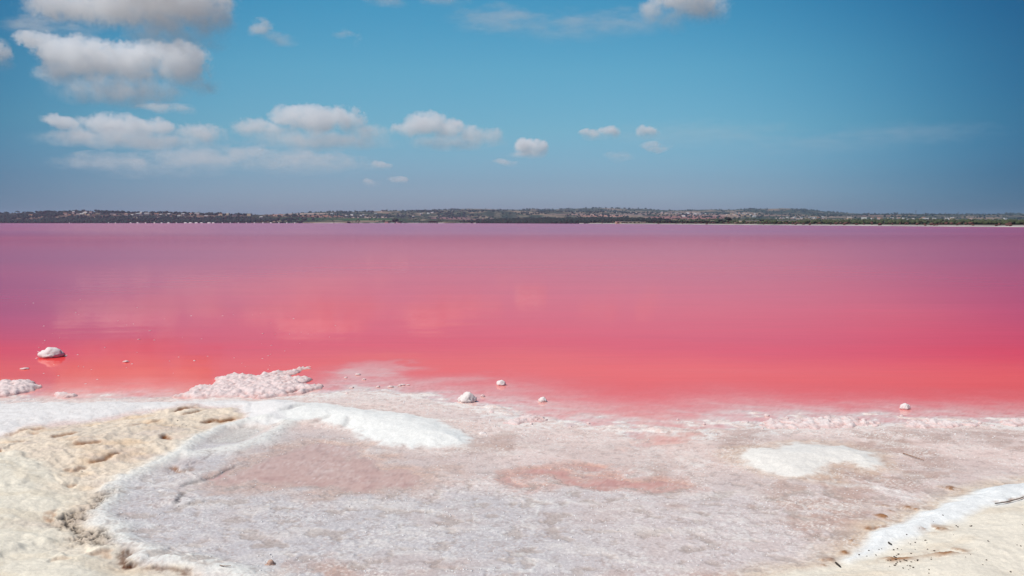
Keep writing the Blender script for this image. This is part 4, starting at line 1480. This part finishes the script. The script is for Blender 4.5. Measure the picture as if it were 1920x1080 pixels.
# twigs
def twig(pts, r0, r1, col, label):
    m_ = plain('dry_twig', col, .25, 30, .9)
    vs, fs = [], []
    k = len(pts)
    for i, p in enumerate(pts):
        p = Vector(p)
        a_ = Vector(pts[max(i - 1, 0)])
        b_ = Vector(pts[min(i + 1, k - 1)])
        d_ = (b_ - a_).normalized()
        u_ = d_.cross(Vector((0, 0, 1))).normalized()
        w_ = u_.cross(d_)
        r_ = r0 + (r1 - r0) * i / (k - 1)
        for j in range(8):
            vs.append(p + r_ * (math.cos(j * .7854) * u_ + math.sin(j * .7854) * w_) * random.uniform(.85, 1.15))
    for i in range(k - 1):
        for j in range(8):
            fs.append((i * 8 + j, i * 8 + (j + 1) % 8, i * 8 + 8 + (j + 1) % 8, i * 8 + 8 + j))
    fs.append(tuple(range(8)))
    fs.append(tuple(range(k * 8 - 1, k * 8 - 9, -1)))
    o_ = mesh_obj('twig', vs, fs, m_)
    return tag(o_, label, 'twig')


def on_ground(px, py, up):
    z0 = .05
    for _ in range(4):
        x, y, _z = at(px, py, z0)
        z0 = ground_z(x, y) + up
    return (x, y, z0)


twig([on_ground(a_, b_, .014) for a_, b_ in ((1693, 849.5), (1703, 853), (1714, 856.5), (1724, 860), (1732, 863))], .006, .003, (.30, .17, .11), 'thin brown twig lying on the pink crust at the right')
twig([on_ground(a_, b_, .016) for a_, b_ in ((1866, 944), (1880, 942), (1895, 939), (1910, 935), (1930, 928), (1950, 922))], .005, .003, (.11, .08, .065), 'dark thin twig along the white strip at the right edge')
twig([on_ground(a_, b_, .010) for a_, b_ in ((412, 1060), (419, 1061), (426, 1061.5), (433, 1060.5))], .004, .002, (.35, .25, .2), 'tiny pale twig on the white rim at the bottom left')
twig([on_ground(a_, b_, .010) for a_, b_ in ((1567, 1055), (1571, 1058), (1576, 1062))], .007, .005, (.06, .045, .035), 'short dark twig on the right hand sand bank near the bottom edge')
twig([on_ground(a_, b_, .010) for a_, b_ in ((1666, 1017), (1669, 1019), (1672, 1020.5))], .007, .004, (.06, .045, .035), 'short dark twig below the white strip on the right hand bank')

# dark pebbles on the right hand sand bank
m_peb = plain('dark_pebble', (.065, .045, .035), .4, 40, .9)
spots = [(1629, 1032), (1648, 1030), (1653, 1029), (1611, 1040), (1676, 1031), (1683, 1029), (1685, 1039), (1708, 1038), (1703, 1018), (1716, 1017), (1738, 1018), (1707, 1020), (1677, 1044), (1665, 1051), (1687, 1050), (1746, 1045), (1716, 1030),
         (1739, 1030), (1724, 990), (1750, 978), (1735, 1013), (1793, 986), (1796, 988), (1820, 987), (1822, 986), (1853, 1015), (1917, 984), (1895, 1072), (1843, 1059), (1820, 1040), (1768, 966), (1700, 1002), (1788, 1003), (1752, 1033)]
spots += [(random.gauss(1695, 16), random.gauss(1057, 8)) for _ in range(22)] + [(random.uniform(1620, 1915), random.uniform(1010, 1078)) for _ in range(12)]
spots += [(random.gauss(345, 14), random.gauss(797, 4)) for _ in range(7)]
bm = bmesh.new()
bmesh.ops.create_icosphere(bm, subdivisions=1, radius=1.0)
for v in bm.verts:
    v.co *= random.uniform(.7, 1.2)
pm = bpy.data.meshes.new('pebble')
bm.to_mesh(pm)
bm.free()
pm.materials.append(m_peb)
proto = None
for i, (px, py) in enumerate(spots):
    o_ = bpy.data.objects.new('pebble', pm) if proto is None else proto.copy()
    if proto is None:
        proto = o_
    COL.objects.link(o_)
    r_ = random.uniform(.003, .007)
    o_.location = on_ground(px, py, r_ * .3)
    o_.scale = (r_ * random.uniform(.9, 1.9), r_ * random.uniform(.8, 1.3), r_ * .7)
    o_.rotation_euler = (0, 0, random.uniform(0, 6.28))
    left_ = px < 900
    tag(o_, 'tiny dark pebble below the longest crack of the left bank' if left_ else 'small dark pebble on the pale sand bank at the lower right', 'pebble', 'pebbles under the left bank crack' if left_ else 'pebbles on the right hand sand bank')

# loose crumbs of salt strewn over the flat, and flecks afloat on the brine
r_ = np.random.default_rng(77)
cy_ = 5.2 + 6.0 * r_.random(26000) ** 1.1
cx_ = (r_.random(26000) * 1.5 - .75) * cy_
g_ = fbm(cx_ * 1.6, cy_ * 1.6, 4, 500)
ok = (sdf(bank_l, cx_, cy_) < -.15) & (sdf(bank_r, cx_, cy_) < -.3) & (sdf(tongue, cx_, cy_) < -.1) & (sdf(hump, cx_, cy_) < -.1) & (sdf(white_l, cx_, cy_) < -.1) & (sdf(land, cx_, cy_) > .1) & (r_.random(26000) < np.clip(.45 + .7 * g_, .04, 1))
cx_, cy_ = cx_[ok][:11000], cy_[ok][:11000]
cz_ = ground(cx_[:, None], cy_[:, None])[0][:, 0]
rad = .003 + .007 * r_.random(len(cx_)) ** 4
rad *= np.where(cy_ > 9, 1.3, 1.0)
v_, f_ = clumps(np.stack([cx_, cy_, cz_ + rad * .05], -1), rad, 78, .5)
o_ = mesh_obj('salt_crumbs', v_, f_, plain('salt_crumb', (.80, .77, .75), .08, 20, .6), smooth=False)
tag(o_, 'loose white salt crumbs strewn over the grey salt flat', kind='stuff')
fp = [at(r_.uniform(60, 640), r_.uniform(585, 700)) for _ in range(46)] + [at(r_.uniform(20, 260), r_.uniform(560, 720)) for _ in range(24)]
fc = np.array(fp)
fc[:, 2] = .001
v_, f_ = clumps(fc, .008 + .022 * r_.random(len(fc)) ** 2, 80, .3)
o_ = mesh_obj('salt_flecks', v_, f_, plain('salt_fleck', (.82, .70, .68), .08, 20, .6), smooth=False)
tag(o_, 'white salt flecks floating on the pink water at left', kind='stuff')
